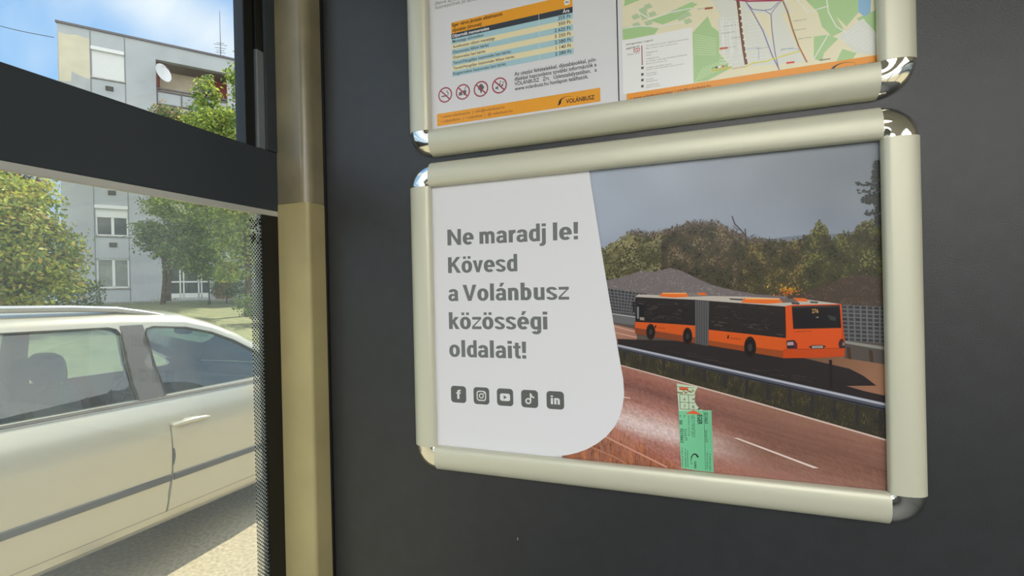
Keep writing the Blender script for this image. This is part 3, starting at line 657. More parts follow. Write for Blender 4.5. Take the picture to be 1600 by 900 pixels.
    A.line([Z2(1148, 425), Z2(1194, 423)], 1.2, (96, 90, 92), L + 3.2)
    A.text('volanbusz', Z2(1044, 344), Z2(1140, 340), 1.9, (110, 40, 16), L + 3.1)
    A.text('volanbusz', Z2(304, 322), Z2(346, 326), 2.4, (96, 44, 22), L + .6); A.poly([Z2(290, 306), Z2(298, 306), Z2(296, 322), Z2(288, 321)], (70, 34, 20), L + .6)
    A.text('volanbusz', Z2(698, 380), Z2(756, 386), 3, (108, 48, 22), L + .6); A.poly([Z2(684, 360), Z2(693, 360), Z2(690, 380), Z2(681, 379)], (70, 34, 20), L + .6)
    for cx, cy, rx, ry in ((267, 342, 21, 37), (467, 366, 22, 40), (806, 426, 28, 50)):
        for k_, (s_, c) in enumerate(((1.18, (44, 32, 28)), (.86, (26, 24, 26)), (.45, (58, 54, 54)))):
            A.poly([Z2(cx + rx * s_ * cos(a * .3142), cy + ry * s_ * sin(a * .3142)) for a in range(20)], c, L + 3 + k_ * .2)
    # ---- near carriageway
    nx, ny = 150, 74
    def RP(i, j):
        x = -60 + 1450 * i / nx; t = j / ny; c = 26 + t ** .9 * 560
        return x, c + .281 * x, c
    stops = [(20, (166, 118, 108)), (60, (160, 108, 98)), (95, (146, 96, 88)), (130, (126, 86, 80)), (165, (150, 102, 94)), (205, (168, 116, 108)), (240, (190, 148, 142)), (285, (216, 192, 192)), (330, (214, 188, 188)), (375, (176, 126, 118)), (420, (166, 108, 98)), (520, (176, 112, 98)), (640, (176, 112, 98))]
    stopr = [(20, (150, 108, 94)), (110, (132, 94, 84)), (190, (126, 88, 78)), (260, (136, 98, 86)), (330, (150, 108, 98)), (400, (160, 112, 100)), (640, (160, 112, 100))]
    def pick(st, c):
        for (a, ca), (b, cb) in zip(st, st[1:]):
            if a <= c <= b: return mixc(ca, cb, (c - a) / (b - a))
        return st[-1][1]
    cols = {}
    def rc(i, j):
        if (i, j) not in cols:
            x, y, c = RP(i, j); warp = c + 14 * noise.noise(Vector((x * .003, c * .012, 3)))
            k = (x - 260) / 560; k = max(0, min(1, k)); k = k * k * (3 - 2 * k)
            v_ = mixc(pick(stops, warp + 12), pick(stopr, warp), k)
            am = 16 * (1 - .65 * k) * (1 if c > 180 else .5)
            st_ = noise.noise(Vector((x * .004, c * .09, 6))) * 10
            cols[i, j] = jit(tuple(q_ + st_ for q_ in v_), am, rnd)
        return cols[i, j]
    for i in range(nx):
        for j in range(ny):
            q_ = [(i, j), (i + 1, j), (i + 1, j + 1), (i, j + 1)]
            ps = [RP(*p) for p in q_]
            if min(p[1] for p in ps) > 690: continue
            A.poly([Z3(p[0], p[1]) for p in ps], [rc(*p) for p in q_], 19)
    for k in range(2600):                                   # grain in the glare
        x = rnd.uniform(0, 760); c = rnd.gauss(300, 80); y = c + .281 * x
        if y > 640: continue
        kk = max(0, min(1, (x - 260) / 560)); kk = kk * kk * (3 - 2 * kk)
        r_ = rnd.uniform(1, 3.2); A.poly([Z3(x - r_ * 1.6, y - r_ * .4), Z3(x + r_ * 1.6, y - r_ * .2), Z3(x + rnd.uniform(-2, 2), y + r_)], jit(mixc(mixc(pick(stops, c + 12), pick(stopr, c), kk), rnd.choice(((232, 214, 214), (150, 96, 88))), .30 * (1 - max(0, x - 150) / 620)), 5, rnd), 19.4)
    A.poly([Z3(-40, 14), Z3(40, 33), Z3(700, 214), Z3(1390, 412), Z3(1390, 421), Z3(700, 222), Z3(40, 38), Z3(-40, 18)], (206, 184, 176), 19.6)
    A.poly([Z3(594, 395), Z3(616, 396), Z3(1022, 547), Z3(994, 547)], (222, 202, 198), 19.6)
    A.poly([Z3(40, 188), Z3(80, 197), Z3(80, 201), Z3(40, 193)], (226, 206, 200), 19.6)
    # rough grass and fence in the near corner
    A.poly([Z3(-260, 260), Z3(0, 340), Z3(120, 430), Z3(330, 560), Z3(-260, 600)], [(176, 124, 110), (176, 124, 110), (168, 112, 98), (150, 92, 74), (130, 80, 62)], 19.7)
    for k in range(1300):
        x = rnd.uniform(-250, 320); y = rnd.uniform(330, 560); lim = 350 + x * .6
        if y < lim + 10: continue
        t = noise.noise(Vector((x * .03, y * .012, 4)))
        A.line([Z3(x, y), Z3(x + rnd.uniform(-5, 5), y - rnd.uniform(8, 34))], rnd.uniform(.4, .9), jit(mixc((112, 62, 40), (204, 128, 84), .45 + t + rnd.uniform(-.2, .3)), 14, rnd), 19.8 + rnd.random() * .5)
    for k in range(40):
        x = rnd.uniform(-40, 110); A.line([Z3(x, 400 + x * .4), Z3(x + rnd.uniform(-6, 10), 310 + rnd.uniform(0, 50) + x * .3)], .4, (190, 128, 112), 20.2)
    A.line([Z3(-120, 350), Z3(0, 412), Z3(150, 486), Z3(262, 542)], 2.4, (206, 150, 136), 20.4)
    A.line([Z3(-120, 440), Z3(0, 490), Z3(60, 524)], 1.2, (196, 140, 112), 20.4)
    A.build('photo_print', M_print, POSTER, fix=False)
picture()

# white text area with its curved edge
A = Art(.00110)
edge = [(921, 268), (924, 290), (940, 392), (958, 500), (970, 570), (974, 592), (975.5, 615), (973, 634), (968, 651), (960, 667), (948, 681), (934, 692), (918, 701), (902, 707), (886, 710.5), (868, 712.5)]
pp = [pw(*p) for p in edge] + [Vector((pw(868, 712).x, LZ0 - .007)), Vector((LX0 - .007, LZ0 - .007)), Vector((LX0 - .007, LZ1 + .007)), Vector((pw(919, 262).x, LZ1 + .007))]
A.face([A.P(p, 0) for p in pp], 0, (.79, .785, .825))
A.build('text_area', M_ink, POSTER, fix=False)
A = Art(.00116)
HC = (104, 106, 106)
for body, p0, p1, cap in (('Ne maradj le!', (700, 383.7), (903.8, 374.0), 24.6), ('Kövesd', (701, 426.8), (808.9, 423.8), 24.6), ('a Volánbusz', (701.6, 470.4), (889.8, 468.0), 24.6), ('közösségi', (702.5, 513.9), (856.2, 514.6), 25), ('oldalait!', (703, 557.0), (823, 560.2), 25)):
    headline_text(A, body, p0, p1, cap, HC, 0)
A.build('headline', M_ink, POSTER, fix=False)
IC, IW = (88, 89, 90), (206, 206, 210)
def icon(kind, cx, cy, wpx, lab):
    A = Art(.00116); c0 = pw(cx, cy); s_ = .0179
    fr = (c0, Vector((s_, 0)), Vector((0, s_)))
    A.rrect(-.5, -.5, .5, .5, .2, IC, 0, fr)
    q_ = lambda x, y: c0 + Vector((x, y)) * s_
    if kind == 'f':
        headline_text(A, 'f', q_(-.15, -.27), q_(.15, -.27), .52 * s_, IW, 1, raw=True)
    elif kind == 'cam':
        A.rrect(-.30, -.30, .30, .30, .16, IW, 1, fr); A.rrect(-.235, -.235, .235, .235, .11, IC, 2, fr)
        A.disc(c0, .155 * s_, IW, 3); A.disc(c0, .095 * s_, IC, 4); A.disc(q_(.165, .165), .04 * s_, IW, 3)
    elif kind == 'play':
        A.rrect(-.31, -.215, .31, .215, .12, IW, 1, fr); A.poly([q_(-.08, -.11), q_(.12, 0), q_(-.08, .11)], IC, 2, raw=True)
    elif kind == 'note':
        A.disc(q_(-.08, -.13), .175 * s_, IW, 1, r2=.095 * s_, a0=0, a1=2 * pi, n=24)
        A.poly([q_(.02, -.14), q_(.10, -.14), q_(.10, .32), q_(.02, .32)], IW, 1.3, raw=True)
        A.poly([q_(.10, .32), q_(.13, .22), q_(.20, .15), q_(.28, .13), q_(.28, .04), q_(.19, .06), q_(.10, .12)], IW, 1.6, raw=True)
    else:
        headline_text(A, 'in', q_(-.26, -.23), q_(.26, -.23), .47 * s_, IW, 1, raw=True)
    o = A.build('social_icon', M_ink, POSTER, fix=False); tag(o, lab)
for a in (('f', 717.2, 615.8, 25.5, 'rounded grey icon with a white letter f'), ('cam', 752.8, 618.1, 26, 'rounded grey icon with a white camera outline'), ('play', 789.7, 620.3, 27.5, 'rounded grey icon with a white play button'), ('note', 828, 622.8, 28.5, 'rounded grey icon with a white music note'), ('in', 868, 625, 29.7, 'rounded grey icon with the white letters in')):
    icon(*a)

# ------------------------------------------------------------------ fare sheet (left) and route map (right) in the upper frame
XM = pw(965, 80).x
M_sheet = mat('sheet_paper', (229, 228, 232), rough=.30, spec=.30)
FS = empty('fare_sheet', ((UX0 + XM) / 2, D, UZ0)); tag(FS, 'white sheet with blue and yellow fare table and prohibition signs', 'notice')
b_ = MB(); b_.box((UX0 - .008, D, UZ0 - .008), (XM - .0004, D + .0007, UZ1 + .008)); b_.build('sheet', M_sheet, FS)
A = Art(.00004)
TX = (52, 52, 54); OR = (236, 150, 50); BL = (158, 188, 200); YE = (222, 207, 172); DK = (58, 64, 74)
xl, xd, xr = pw(705.5, 60).x, pw(842.5, 40).x, pw(895.3, 40).x
zrow0 = (pw(706, 60.9).y + pw(895, 19.9).y) / 2; zrow7 = (pw(706, 119.9).y + pw(895, 84.6).y) / 2; rh = (zrow0 - zrow7) / 7
R4 = lambda a, b, c, d, col, lay: A.poly([(a, b), (c, b), (c, d), (a, d)], col, lay, raw=True)
R4(xl, zrow0 + rh * 1.0, xr, zrow0 + rh * 3.05, OR, 0)
R4(xl, zrow0, xd - .0004, zrow0 + rh, DK, 0); R4(xd, zrow0, xr, zrow0 + rh, DK, 0)
names = ['Menetjegy elővételben', 'Autóbuszon váltott menetjegy', 'Összvonalas félhavi bérlet', 'Összvonalas havi bérlet', 'Tanuló/Nyugdíjas összvonalas havi bérlet', 'Tanuló/Nyugdíjas összvonalas félhavi bérlet', 'Kisgyermekes összvonalas havi bérlet']
prices = ['255 Ft', '350 Ft', '2 625 Ft', '5 250 Ft', '2 280 Ft', '1 140 Ft', '2 280 Ft']
CH = rh * .50; CW = .00068 * rh / .0064
def txt(A, body, x, z, ch, col, lay, bold=0.0, right=False, cond=.94):
    vs, fs = glyphs(body, bold); L = (max(v_[0] for v_ in vs) - min(v_[0] for v_ in vs)) * ch / CAPH * cond
    if right: x -= L
    A.text(body, (x, z), (x + L, z), ch, col, lay, bold, raw=True)
for k in range(7):
    z = zrow0 - rh * (k + 1); c = BL if k % 2 == 0 else YE
    R4(xl, z, xd - .0004, z + rh, c, 0); R4(xd, z, xr, z + rh, c, 0)
    txt(A, names[k], xl + .0012, z + rh * .27, CH, TX, 1, .008); txt(A, prices[k], xr - .0022, z + rh * .27, CH * 1.1, TX, 1, .012, right=True, cond=1.05)
txt(A, 'Díjtermék megnevezése', xl + .0012, zrow0 + rh * .24, CH * 1.1, (235, 235, 236), 1, .02); txt(A, 'Ára', xr - .0032, zrow0 + rh * .24, CH * 1.1, (235, 235, 236), 1, .02, right=True)
txt(A, 'Eger város járatain alkalmazott', xl + .0012, zrow0 + rh * 2.28, CH * 1.1, (70, 52, 40), 1, .022, cond=1.0); txt(A, 'díjszabás (kivonat)', xl + .0012, zrow0 + rh * 1.32, CH * 1.1, (70, 52, 40), 1, .022, cond=1.0)
A.rrect(-.5, -.5, .5, .5, .2, (240, 232, 226), 1, (pw(886, 3.5), Vector((.0052, .001)), Vector((-.001, .0052))))
for k in range(4):
    c0 = pw(886, 3.5); A.poly([c0 + Vector((-.0016 + k * .0009, -.001)), c0 + Vector((-.0010 + k * .0009, -.001)), c0 + Vector((-.0008 + k * .0009, .0014 - .0003 * k)), c0 + Vector((-.0014 + k * .0009, .0014 - .0003 * k))], (120, 92, 70), 2, raw=True)
A.text('illetve az utasok', (680, 8.2), (729, -3), 5.6, (120, 118, 118), 1, .004); A.text('buszvezetőnek jól látható helyen', (680.5, 14.6), (768, -5), 5.6, (120, 118, 118), 1, .004)
# prohibition signs
RED, GY = (150, 66, 78), (96, 92, 96)
for k, (u_, v_) in enumerate(((695.6, 148.3), (723.2, 143.6), (751.4, 139.0), (780.3, 133.6))):
    c0 = pw(u_, v_); r_ = .0083; q_ = lambda x, y: c0 + Vector((x, y)) * r_
    A.disc(c0, r_, RED, 1, n=28, r2=r_ * .83)
    if k == 0:
        A.poly([q_(-.55, -.22), q_(.3, -.22), q_(.3, -.06), q_(-.55, -.06)], GY, 1, raw=True); A.line([q_(.4, -.1), q_(.45, .2), q_(.25, .35), q_(.3, .5)], r_ * .1, GY, 1, raw=True)
    elif k == 1:
        A.poly([q_(.1, -.45), q_(.42, -.45), q_(.5, .15), q_(.02, .15)], GY, 1, raw=True); A.poly([q_(-.6, -.4), q_(-.05, -.4), q_(-.12, .05), q_(-.5, .05)], GY, 1, raw=True); A.line([q_(.25, .15), q_(.35, .5), q_(.5, .52)], r_ * .09, GY, 1, raw=True)
    elif k == 2:
        A.poly([q_(-.2, -.05), q_(.24, -.05), q_(.02, -.62)], GY, 1, raw=True); A.disc(q_(-.12, .15), r_ * .27, GY, 1.2); A.disc(q_(.17, .15), r_ * .27, GY, 1.3); A.disc(q_(.02, .36), r_ * .27, GY, 1.4)
    else:
        for x, y in ((.0, .12), (.36, -.05)):
            A.disc(q_(x, y), r_ * .13, GY, 1); A.line([q_(x + .11, y), q_(x + .13, y + .42), q_(x + .28, y + .34)], r_ * .08, GY, 1.1, raw=True)
        A.poly([q_(-.55, -.35), q_(-.38, -.35), q_(-.18, -.52), q_(-.18, .02), q_(-.38, -.14), q_(-.55, -.14)], GY, 1, raw=True)
    A.line([q_(-.62, .62), q_(.62, -.62)], r_ * .17, RED, 2, raw=True)
x0, x1 = pw(803.8, 118).x, pw(932, 98).x
lines = [('Az utazási feltételekkel, díjszabásokkal, pót-', (804, 118.6), (932, 97.6)), ('díjakkal kapcsolatos további információk a', (804, 126.8), (932, 104.4)), ('VOLÁNBUSZ   Zrt.   Üzletszabályzatában,   a', (804, 134.4), (932, 112.2)), ('www.volanbusz.hu honlapon találhatók.', (804, 141.6), (919.5, 122.4))]
zz = [pw(804, 118.6).y]; zl = pw(804, 141.8).y
for k, (s_, a, b) in enumerate(lines):
    z = zz[0] + (zl - zz[0]) * k / 3; A.text(s_, (x0, z), (x1 if k < 3 else pw(919.5, 122).x, z), .0037, TX, 1, .014, raw=True)
fz1 = (pw(683, 178.3).y + pw(938, 137).y) / 2; fz0 = (pw(683, 197.2).y + pw(938, 159).y) / 2; fx0, fx1 = pw(683, 188).x, pw(938, 148).x
R4(fx0, fz0, fx1, fz1, OR, 0)
fh = fz1 - fz0
for zf, s_ in ((.62, '• www.volanbusz.hu  |  info@volanbusz.hu'), (.24, '• volaninform  |  • volanbusz  |  @ volanbusz.hu')):
    txt(A, s_, fx0 + .0048, fz0 + fh * zf, .0026, (150, 84, 52), 1, .012, cond=1.12)
def swoosh(A, c0, s_, col, lay):
    o_, i_ = [], []
    for k in range(15):
        t_ = k / 14; a = pi * (1.02 - .80 * t_); w_ = .30 * (1 - t_) ** 1.1 + .02
        o_.append(c0 + Vector((cos(a) * 1.0, sin(a) * .62)) * s_); i_.append(c0 + Vector((cos(a) * (1 - w_), sin(a) * (.62 - w_ * .35))) * s_)
    for k in range(14): A.poly([o_[k], o_[k + 1], i_[k + 1], i_[k]], col, lay, raw=True)
    A.poly([i_[0], o_[0], c0 + Vector((-1.12, -.26)) * s_, c0 + Vector((-.92, -.26)) * s_], col, lay, raw=True)
BK = (44, 40, 42)
c0 = Vector((pw(886, 158).x, fz0 + fh * .36)); swoosh(A, c0, .0085, BK, 1)
sw_end = pw(884.5, 161).x; A.text('VOLÁNBUSZ', (sw_end, fz0 + fh * .24), (pw(929, 155).x, fz0 + fh * .24), .0039, BK, 2, .02, raw=True)
A.build('printing', M_ink, FS, fix=False)

RM = empty('route_map', ((UX1 + XM) / 2, D, UZ0)); tag(RM, 'printed town route map with green woods and orange footer', 'map')
b_ = MB(); b_.box((XM + .0008, D, UZ0 - .008), (UX1 + .008, D + .0007, UZ1 + .008)); b_.build('sheet', M_sheet, RM)
b_ = MB(); b_.box((XM - .0003, D + .0002, UZ0 - .004), (XM + .0007, D + .0007, UZ1 + .004)); b_.build('sheet_edge', M_frit, RM)
def map_print():
    A = Art(.00004); rnd = random.Random(11)
    def Z5(x, y): return (940 + x / 3.137, y / 3.137)
    mx0, mx1 = pw(*Z5(101, 100)).x, UX1 + .006
    fz = (pw(*Z5(112, 465)).y + pw(*Z5(1342, 268)).y) / 2
    zt = UZ1 - .008
    R4 = lambda a, b, c, d, col, lay: A.poly([(a, b), (c, b), (c, d), (a, d)], col, lay, raw=True)
    CR, GN, CB, RD = (216, 208, 182), (160, 190, 138), (206, 206, 200), (240, 240, 236)
    R4(mx0, fz, mx1, zt, CR, 0)
    G = lambda *ps: [Z5(*p) for p in ps]
    for ps in (G((102, 135), (200, 125), (280, 140), (250, 180), (104, 195)), G((110, 30), (190, 0), (330, -20), (420, -60), (120, -60)), G((230, 100), (330, 60), (440, 10), (470, 20), (380, 90), (300, 120)),
               G((446, 160), (520, 80), (540, 130), (580, 160), (575, 260), (640, 330), (520, 395), (452, 405)), G((1060, 60), (1000, 0), (1040, -60), (1250, -60), (1260, 60), (1200, 130), (1150, 80)), G((1040, 180), (1110, 170), (1160, 190), (1090, 260), (1080, 300), (1040, 290)), G((1250, 90), (1345, 50), (1360, 170), (1290, 130)), G((1060, 60), (1150, 80), (1190, 150), (1130, 180), (1080, 130)), G((560, 30), (620, 10), (650, 60), (580, 60)), G((1180, 240), (1250, 260), (1230, 290), (1150, 300))):
        A.poly(ps, GN, .6)
    for ps in (G((570, 90), (880, 70), (960, 230), (1000, 305), (640, 330), (580, 250)), G((540, 0), (660, -40), (890, -40), (930, 60), (600, 110)), G((1160, 180), (1280, 90), (1345, 160), (1345, 265), (1250, 260))):
        A.poly(ps, CB, 1)
    A.poly(G((720, 60), (830, 70), (840, 200), (790, 140)), CR, 1.3)
    A.poly(G((1256, -30), (1322, -40), (1318, 60), (1290, 82), (1258, 60)), (134, 172, 204), 1.4)
    for k in range(16):
        x = 575 + rnd.uniform(0, 110); A.line(G((x, rnd.uniform(80, 120)), (x + rnd.uniform(0, 20), rnd.uniform(230, 320))), .7, RD, 1.6)
    for k in range(14):
        y = 90 + k * 17; A.line(G((580, y), (690, y - rnd.uniform(5, 20))), .7, RD, 1.6); A.line(G((720, y), (770 + k * 4, y - 14)), .6, RD, 1.6)
    for k in range(9):
        x = 460 + k * 16; A.line(G((x, 400 - k * 8), (x + 40, 330 - k * 6)), .6, (214, 224, 200), 1.6); A.line(G((455, 170 + k * 12), (560, 190 + k * 10)), .5, (214, 224, 200), 1.6)
    for k in range(9):
        A.line(G((1165 + k * 18, 185 + k * 9), (1290 + k * 6, 95 + k * 17)), .7, RD, 1.7); A.line(G((1180 + k * 8, 195 - k * 10), (1330, 262 - k * 12)), .7, RD, 1.7)
    for pts in (((104, 140), (180, 128), (280, 130), (400, 110)), ((1100, -20), (1112, 60), (1150, 130), (1200, 160)), ((960, 0), (1010, 60), (1110, 30)), ((1110, 170), (1040, 290)), ((180, 60), (240, 95), (340, 60), (440, 40))):
        A.line(G(*pts), 1.5, (238, 234, 214), 1.8)
    for k in range(13):
        x = 120 + rnd.uniform(0, 290); y = rnd.uniform(20, 120); A.poly(G((x, y), (x + 30, y - 12), (x + 44, y + 8), (x + 10, y + 20)), (172, 190, 156), 1.0)
    PU, RDK, YL, BR_ = (128, 122, 160), (128, 46, 60), (206, 200, 84), (150, 106, 66)
    A.line(G((705, 5), (740, 60), (790, 150), (835, 270), (872, 345)), 1.6, PU, 3); A.line(G((830, 70), (835, 150), (850, 260), (866, 330)), 1.4, PU, 3); A.line(G((715, 20), (740, 46), (790, 52), (830, 46), (868, 10)), 1.2, PU, 3); A.line(G((830, 70), (850, 40), (880, 6)), 1.1, PU, 3); A.line(G((740, 46), (800, 52), (830, 72)), 1.0, PU, 3)
    for dx, c, w_ in ((0, (110, 70, 52), 4.2), (-4, RDK, 1.1), (5, (200, 110, 70), .9)):
        A.line(G((666 + dx, -6), (675 + dx, 60), (684 + dx, 150), (696 + dx, 240), (708 + dx, 312)), w_, c, 3.4 + w_ * .01)
    A.line(G((650, -2), (720, 6), (880, 2)), 2.4, (156, 44, 84), 3.6)
    A.line(G((886, 0), (912, 60), (935, 140), (965, 225), (1006, 304)), 2.0, BR_, 3.4); A.line(G((968, 232), (1008, 304)), 1.2, (196, 110, 66), 3.6)
    A.line(G((702, 330), (740, 310), (815, 300), (830, 292), (972, 250)), 1.8, YL, 3.5)
    A.line(G((880, 250), (888, 240), (960, 240), (975, 248)), .8, (150, 170, 196), 3.3); A.line(G((712, 240), (770, 235), (770, 290)), .8, (150, 164, 196), 3.3)
    for k in range(9):
        A.poly(G((672 + k * 4.2, 40 + k * 30), (682 + k * 4.2, 38 + k * 30), (683 + k * 4.2, 47 + k * 30), (673 + k * 4.2, 49 + k * 30)), (226, 214, 196), 4)
    for (x, y, s_) in ((600, 130, 'Tavasz u.'), (590, 165, 'Kistályai út'), (636, 188, 'Mátyás u.'), (600, 238, 'Külső sor'), (940, 105, 'Kőlyuk út'), (940, 150, 'Homok utca'), (965, 192, 'Déli telep'), (468, 46, 'Vasút utca'), (760, 240, 'Állomás'), (880, 244, 'Ipar utca')):
        a = Z5(x, y + 2); b = Z5(x + 62, y - 8); A.text(s_, a, b, 1.7, (120, 116, 112), 4.2)
    for (x, y, s_, c) in ((578, 240, None, (186, 90, 50)), (905, 310, None, (206, 70, 50)), (505, 44, None, (150, 90, 60))):
        A.poly(G((x, y - 5), (x + 40, y - 10), (x + 40, y - 1), (x, y + 4)), c, 4.2)
    for k in range(6):
        for j in range(2):
            A.poly(G((540 + k * 16, 330 - k * 2.6 + j * 12), (553 + k * 16, 328 - k * 2.6 + j * 12), (553 + k * 16, 337 - k * 2.6 + j * 12), (540 + k * 16, 339 - k * 2.6 + j * 12)), rnd.choice(((84, 110, 160), (200, 180, 70), (196, 90, 70), (80, 78, 80), (140, 176, 110), (228, 226, 220))), 4.2)
    A.text('Autóbusz-állomás', Z5(640, 340), Z5(700, 330), 1.8, (150, 60, 50), 4.2); A.text('Felnémet', Z5(1070, 298), Z5(1122, 290), 1.9, (60, 56, 56), 4.2, .02)
    # legend
    lx1 = pw(*Z5(446, 260)).x; lz1 = (pw(*Z5(104, 192)).y + pw(*Z5(445, 140)).y) / 2
    R4(mx0 - .0005, fz, lx1, lz1, (226, 222, 220), 2)
    for s_, x, y, x2, y2, ch, c, bo in (('Jelmagyarázat / Legend', 120, 222, 250, 200, 2.2, (84, 80, 80), .015), ('BARTÓK ÚT', 122, 244, 186, 231, 2.5, (70, 50, 50), .02), ('Füzes utca', 128, 272, 186, 262, 2.2, (130, 124, 124), 0)):
        A.text(s_, Z5(x, y), Z5(x2, y2), ch, c, 3, bo)
    A.poly(G((157, 240), (187, 234), (187, 252), (157, 258)), (176, 60, 70), 3); A.poly(G((160, 243), (184, 238), (184, 250), (160, 255)), (226, 216, 214), 3.3); A.text('12', Z5(164, 253), Z5(180, 250), 2.6, (176, 60, 70), 3.6, .02)
    A.line(G((197, 226), (199, 318)), 1.4, (150, 50, 66), 3)
    for k, (s_, t_) in enumerate((('Autóbuszvonal végállomásokkal', 1.0), ('Bus route with end points', .75), ('Megállóhely', .28), ('Stop', .12), ('Végállomás', .3), ('A vonalon csak egy irányban közlekedik', .98), ('Buses in one direction only', .5), ('Megálló átszállási pont', .6), ('Stop with transfer and service', .9), ('Városháza', .25), ('Town hall', .24), ('Kórház', .18), ('Hospital', .26), ('Vasútállomás', .3), ('Railway station', .34))):
        y = (228, 241, 262, 274, 292, 304, 316, 336, 346, 364, 374, 394, 404, 422, 432)[k]
        A.text(s_, Z5(219, y), Z5(219 + 205 * t_, y - 34 * t_), 1.9, (138, 132, 132), 3)
    for y in (334, 366, 394, 424):
        A.poly(G((194, y - 6), (206, y - 8), (206, y + 4), (194, y + 6)), (74, 70, 72), 3)
    R4(mx0 - .0005 + .003, UZ0 - .006, mx1, fz, (228, 140, 40), 5)
    fx = mx0 + .0115
    A.text('• www.volanbusz.hu/eger | info@volanbusz.hu', Z5(142, 489), Z5(535, 424), 3.4, (92, 50, 26), 6, .015)
    A.text('• volanbusz   |   • volanbusz.hu', Z5(142, 502), Z5(480, 446), 3.0, (92, 50, 26), 6, .015)
    swoosh(A, pw(*Z5(1190, 345)), .0105, BK, 6)
    A.text('VOLÁNBUSZ', Z5(1178, 342), Z5(1338, 316), 3.6, BK, 6.5, .02)
    A.build('printing', M_ink, RM, fix=False)
map_print()

# ------------------------------------------------------------------ bus ticket tucked behind the lower rail
TB = D - .0015
TK = empty('bus_ticket', (*onplane(1088, 737, 1, TB).xy, LZ0)); tag(TK, 'torn green paper bus ticket tucked behind the lower rail of the poster frame', 'ticket')
def ticket():
    rnd = random.Random(5)
    Q = lambda x, y: (1040 + x / 5.29, 580 + y / 5.29)
    global D
    d0 = D
    D = TB                                                  # draw in the plane of the ticket
    pts = [Q(92, 100), Q(150, 110), Q(210, 121), Q(265, 130), Q(256, 148), Q(246, 165), Q(240, 185), Q(246, 205), Q(238, 225), Q(241, 250), Q(252, 275), Q(270, 298), Q(285, 312), Q(302, 321), Q(330, 324), Q(378, 324), Q(384, 480), Q(391, 660), Q(397, 836), Q(264, 822), Q(130, 800), Q(118, 600), Q(108, 330), Q(100, 210)]
    b_ = MB(); P3 = [(*onplane(*p, 1, TB),) for p in pts]
    b_.prism(P3, (0, .00018, 0)); b_.build('paper', mat('ticket_paper', (196, 214, 186), rough=.5), TK)
    A = Art(.00004)
    A.poly([Q(108, 328), Q(300, 324), Q(377, 326), Q(383, 480), Q(390, 660), Q(396, 834), Q(264, 820), Q(131, 799), Q(119, 600)], [(118, 186, 148), (110, 180, 142), (110, 178, 140), (100, 172, 134), (98, 170, 132), (100, 172, 134), (104, 176, 138), (112, 182, 144), (116, 186, 148)], 0)
    G1 = (58, 84, 70)
    A.poly([Q(112, 130), Q(186, 134), Q(188, 160), Q(113, 155)], (206, 92, 58), 1); A.line([Q(118, 148), Q(182, 152)], .8, (120, 60, 40), 1.5)
    A.line([Q(96, 128), Q(240, 138)], .6, G1, 1)
    for k in range(18):
        x, y = 100 + k * 7.6, 170 + rnd.uniform(-12, 12); A.poly([Q(x - 6, y), Q(x, y - 8), Q(x + 6, y + 1), Q(x, y + 8)], (96, 92, 62) if k % 2 else (128, 104, 66), 1 + k * .02)
    for a, b in (((116, 192), (240, 198)), ((118, 256), (242, 262)), ((121, 312), (272, 318)), ((116, 192), (121, 312)), ((188, 194), (193, 316))):
        A.line([Q(*a), Q(*b)], .7, G1, 1.4)
    for s_, x, y in (('4', 146, 244), ('7', 150, 302), ('8', 220, 306)): A.text(s_, Q(x, y), Q(x + 18, y + .6), 4.6, (66, 70, 62), 1.5)
    A.poly([Q(222, 226), Q(236, 228), Q(234, 238), Q(222, 236)], (66, 70, 62), 1.5)
    A.poly([Q(162, 352), Q(230, 320), Q(298, 358)], (202, 92, 62), 2)
    A.poly([Q(262, 318), Q(276, 300), Q(290, 318)], (66, 76, 66), 2)
    A.line([Q(316, 330), Q(330, 820)], .5, G1, 1.2)
    def down(s_, x, y0, y1, cap, c, bo=0):                  # lettering that reads downwards
        a, b = pw(*Q(x, y0)), pw(*Q(x + (y1 - y0) * .022, y1)); A.text(s_, a, b, cap / 5.29 / 1190 * .93, c, 2.2, bo, raw=True)
    T = (40, 58, 50)
    down('EGER', 264, 358, 440, 25, T, .03); down('HELYI MENETJEGY', 212, 362, 548, 20, (66, 104, 84)); down('elővételben váltott jegy', 184, 362, 536, 11, (84, 122, 100)); down('Sorozat 073', 156, 476, 572, 14, T)
    down('Ft', 148, 362, 382, 10, T); down('350', 114, 402, 440, 16, T, .02); down('0210663', 122, 474, 590, 17, T, .015); down('0210663', 322, 340, 432, 17, T, .015); down('Sorozat 073', 326, 486, 586, 14, T); down('ár', 116, 362, 382, 10, T)
    down('Az utazás megkezdésekor', 158, 640, 800, 9, G1); down('érvényesíteni kell', 176, 656, 790, 9, G1); down('A jegyet ellenőrzéskor', 132, 630, 796, 9, G1); down('felmutatni kell', 206, 700, 770, 10, G1); down('A szelvény nélkül', 360, 680, 820, 10, G1); down('nem érvényes', 338, 670, 806, 10, G1)
    c0 = pw(*Q(250, 735)); o_ = []
    for k in range(9):
        a = .6 + k * .3; o_.append(c0 + Vector((cos(a) * .0030 - .0008, sin(a) * .0055)))
    for k in range(8): A.line([o_[k], o_[k + 1]], .0013 * (1 - k / 9) + .0002, (34, 44, 40), 2.3, raw=True)
    down('VOLÁNBUSZ', 236, 742, 806, 12, (34, 44, 40), .02)
    A.build('printing', M_ink, TK, fix=False)
    D = d0
ticket()
bpy.data.objects.remove(_fo); bpy.data.curves.remove(_fc)
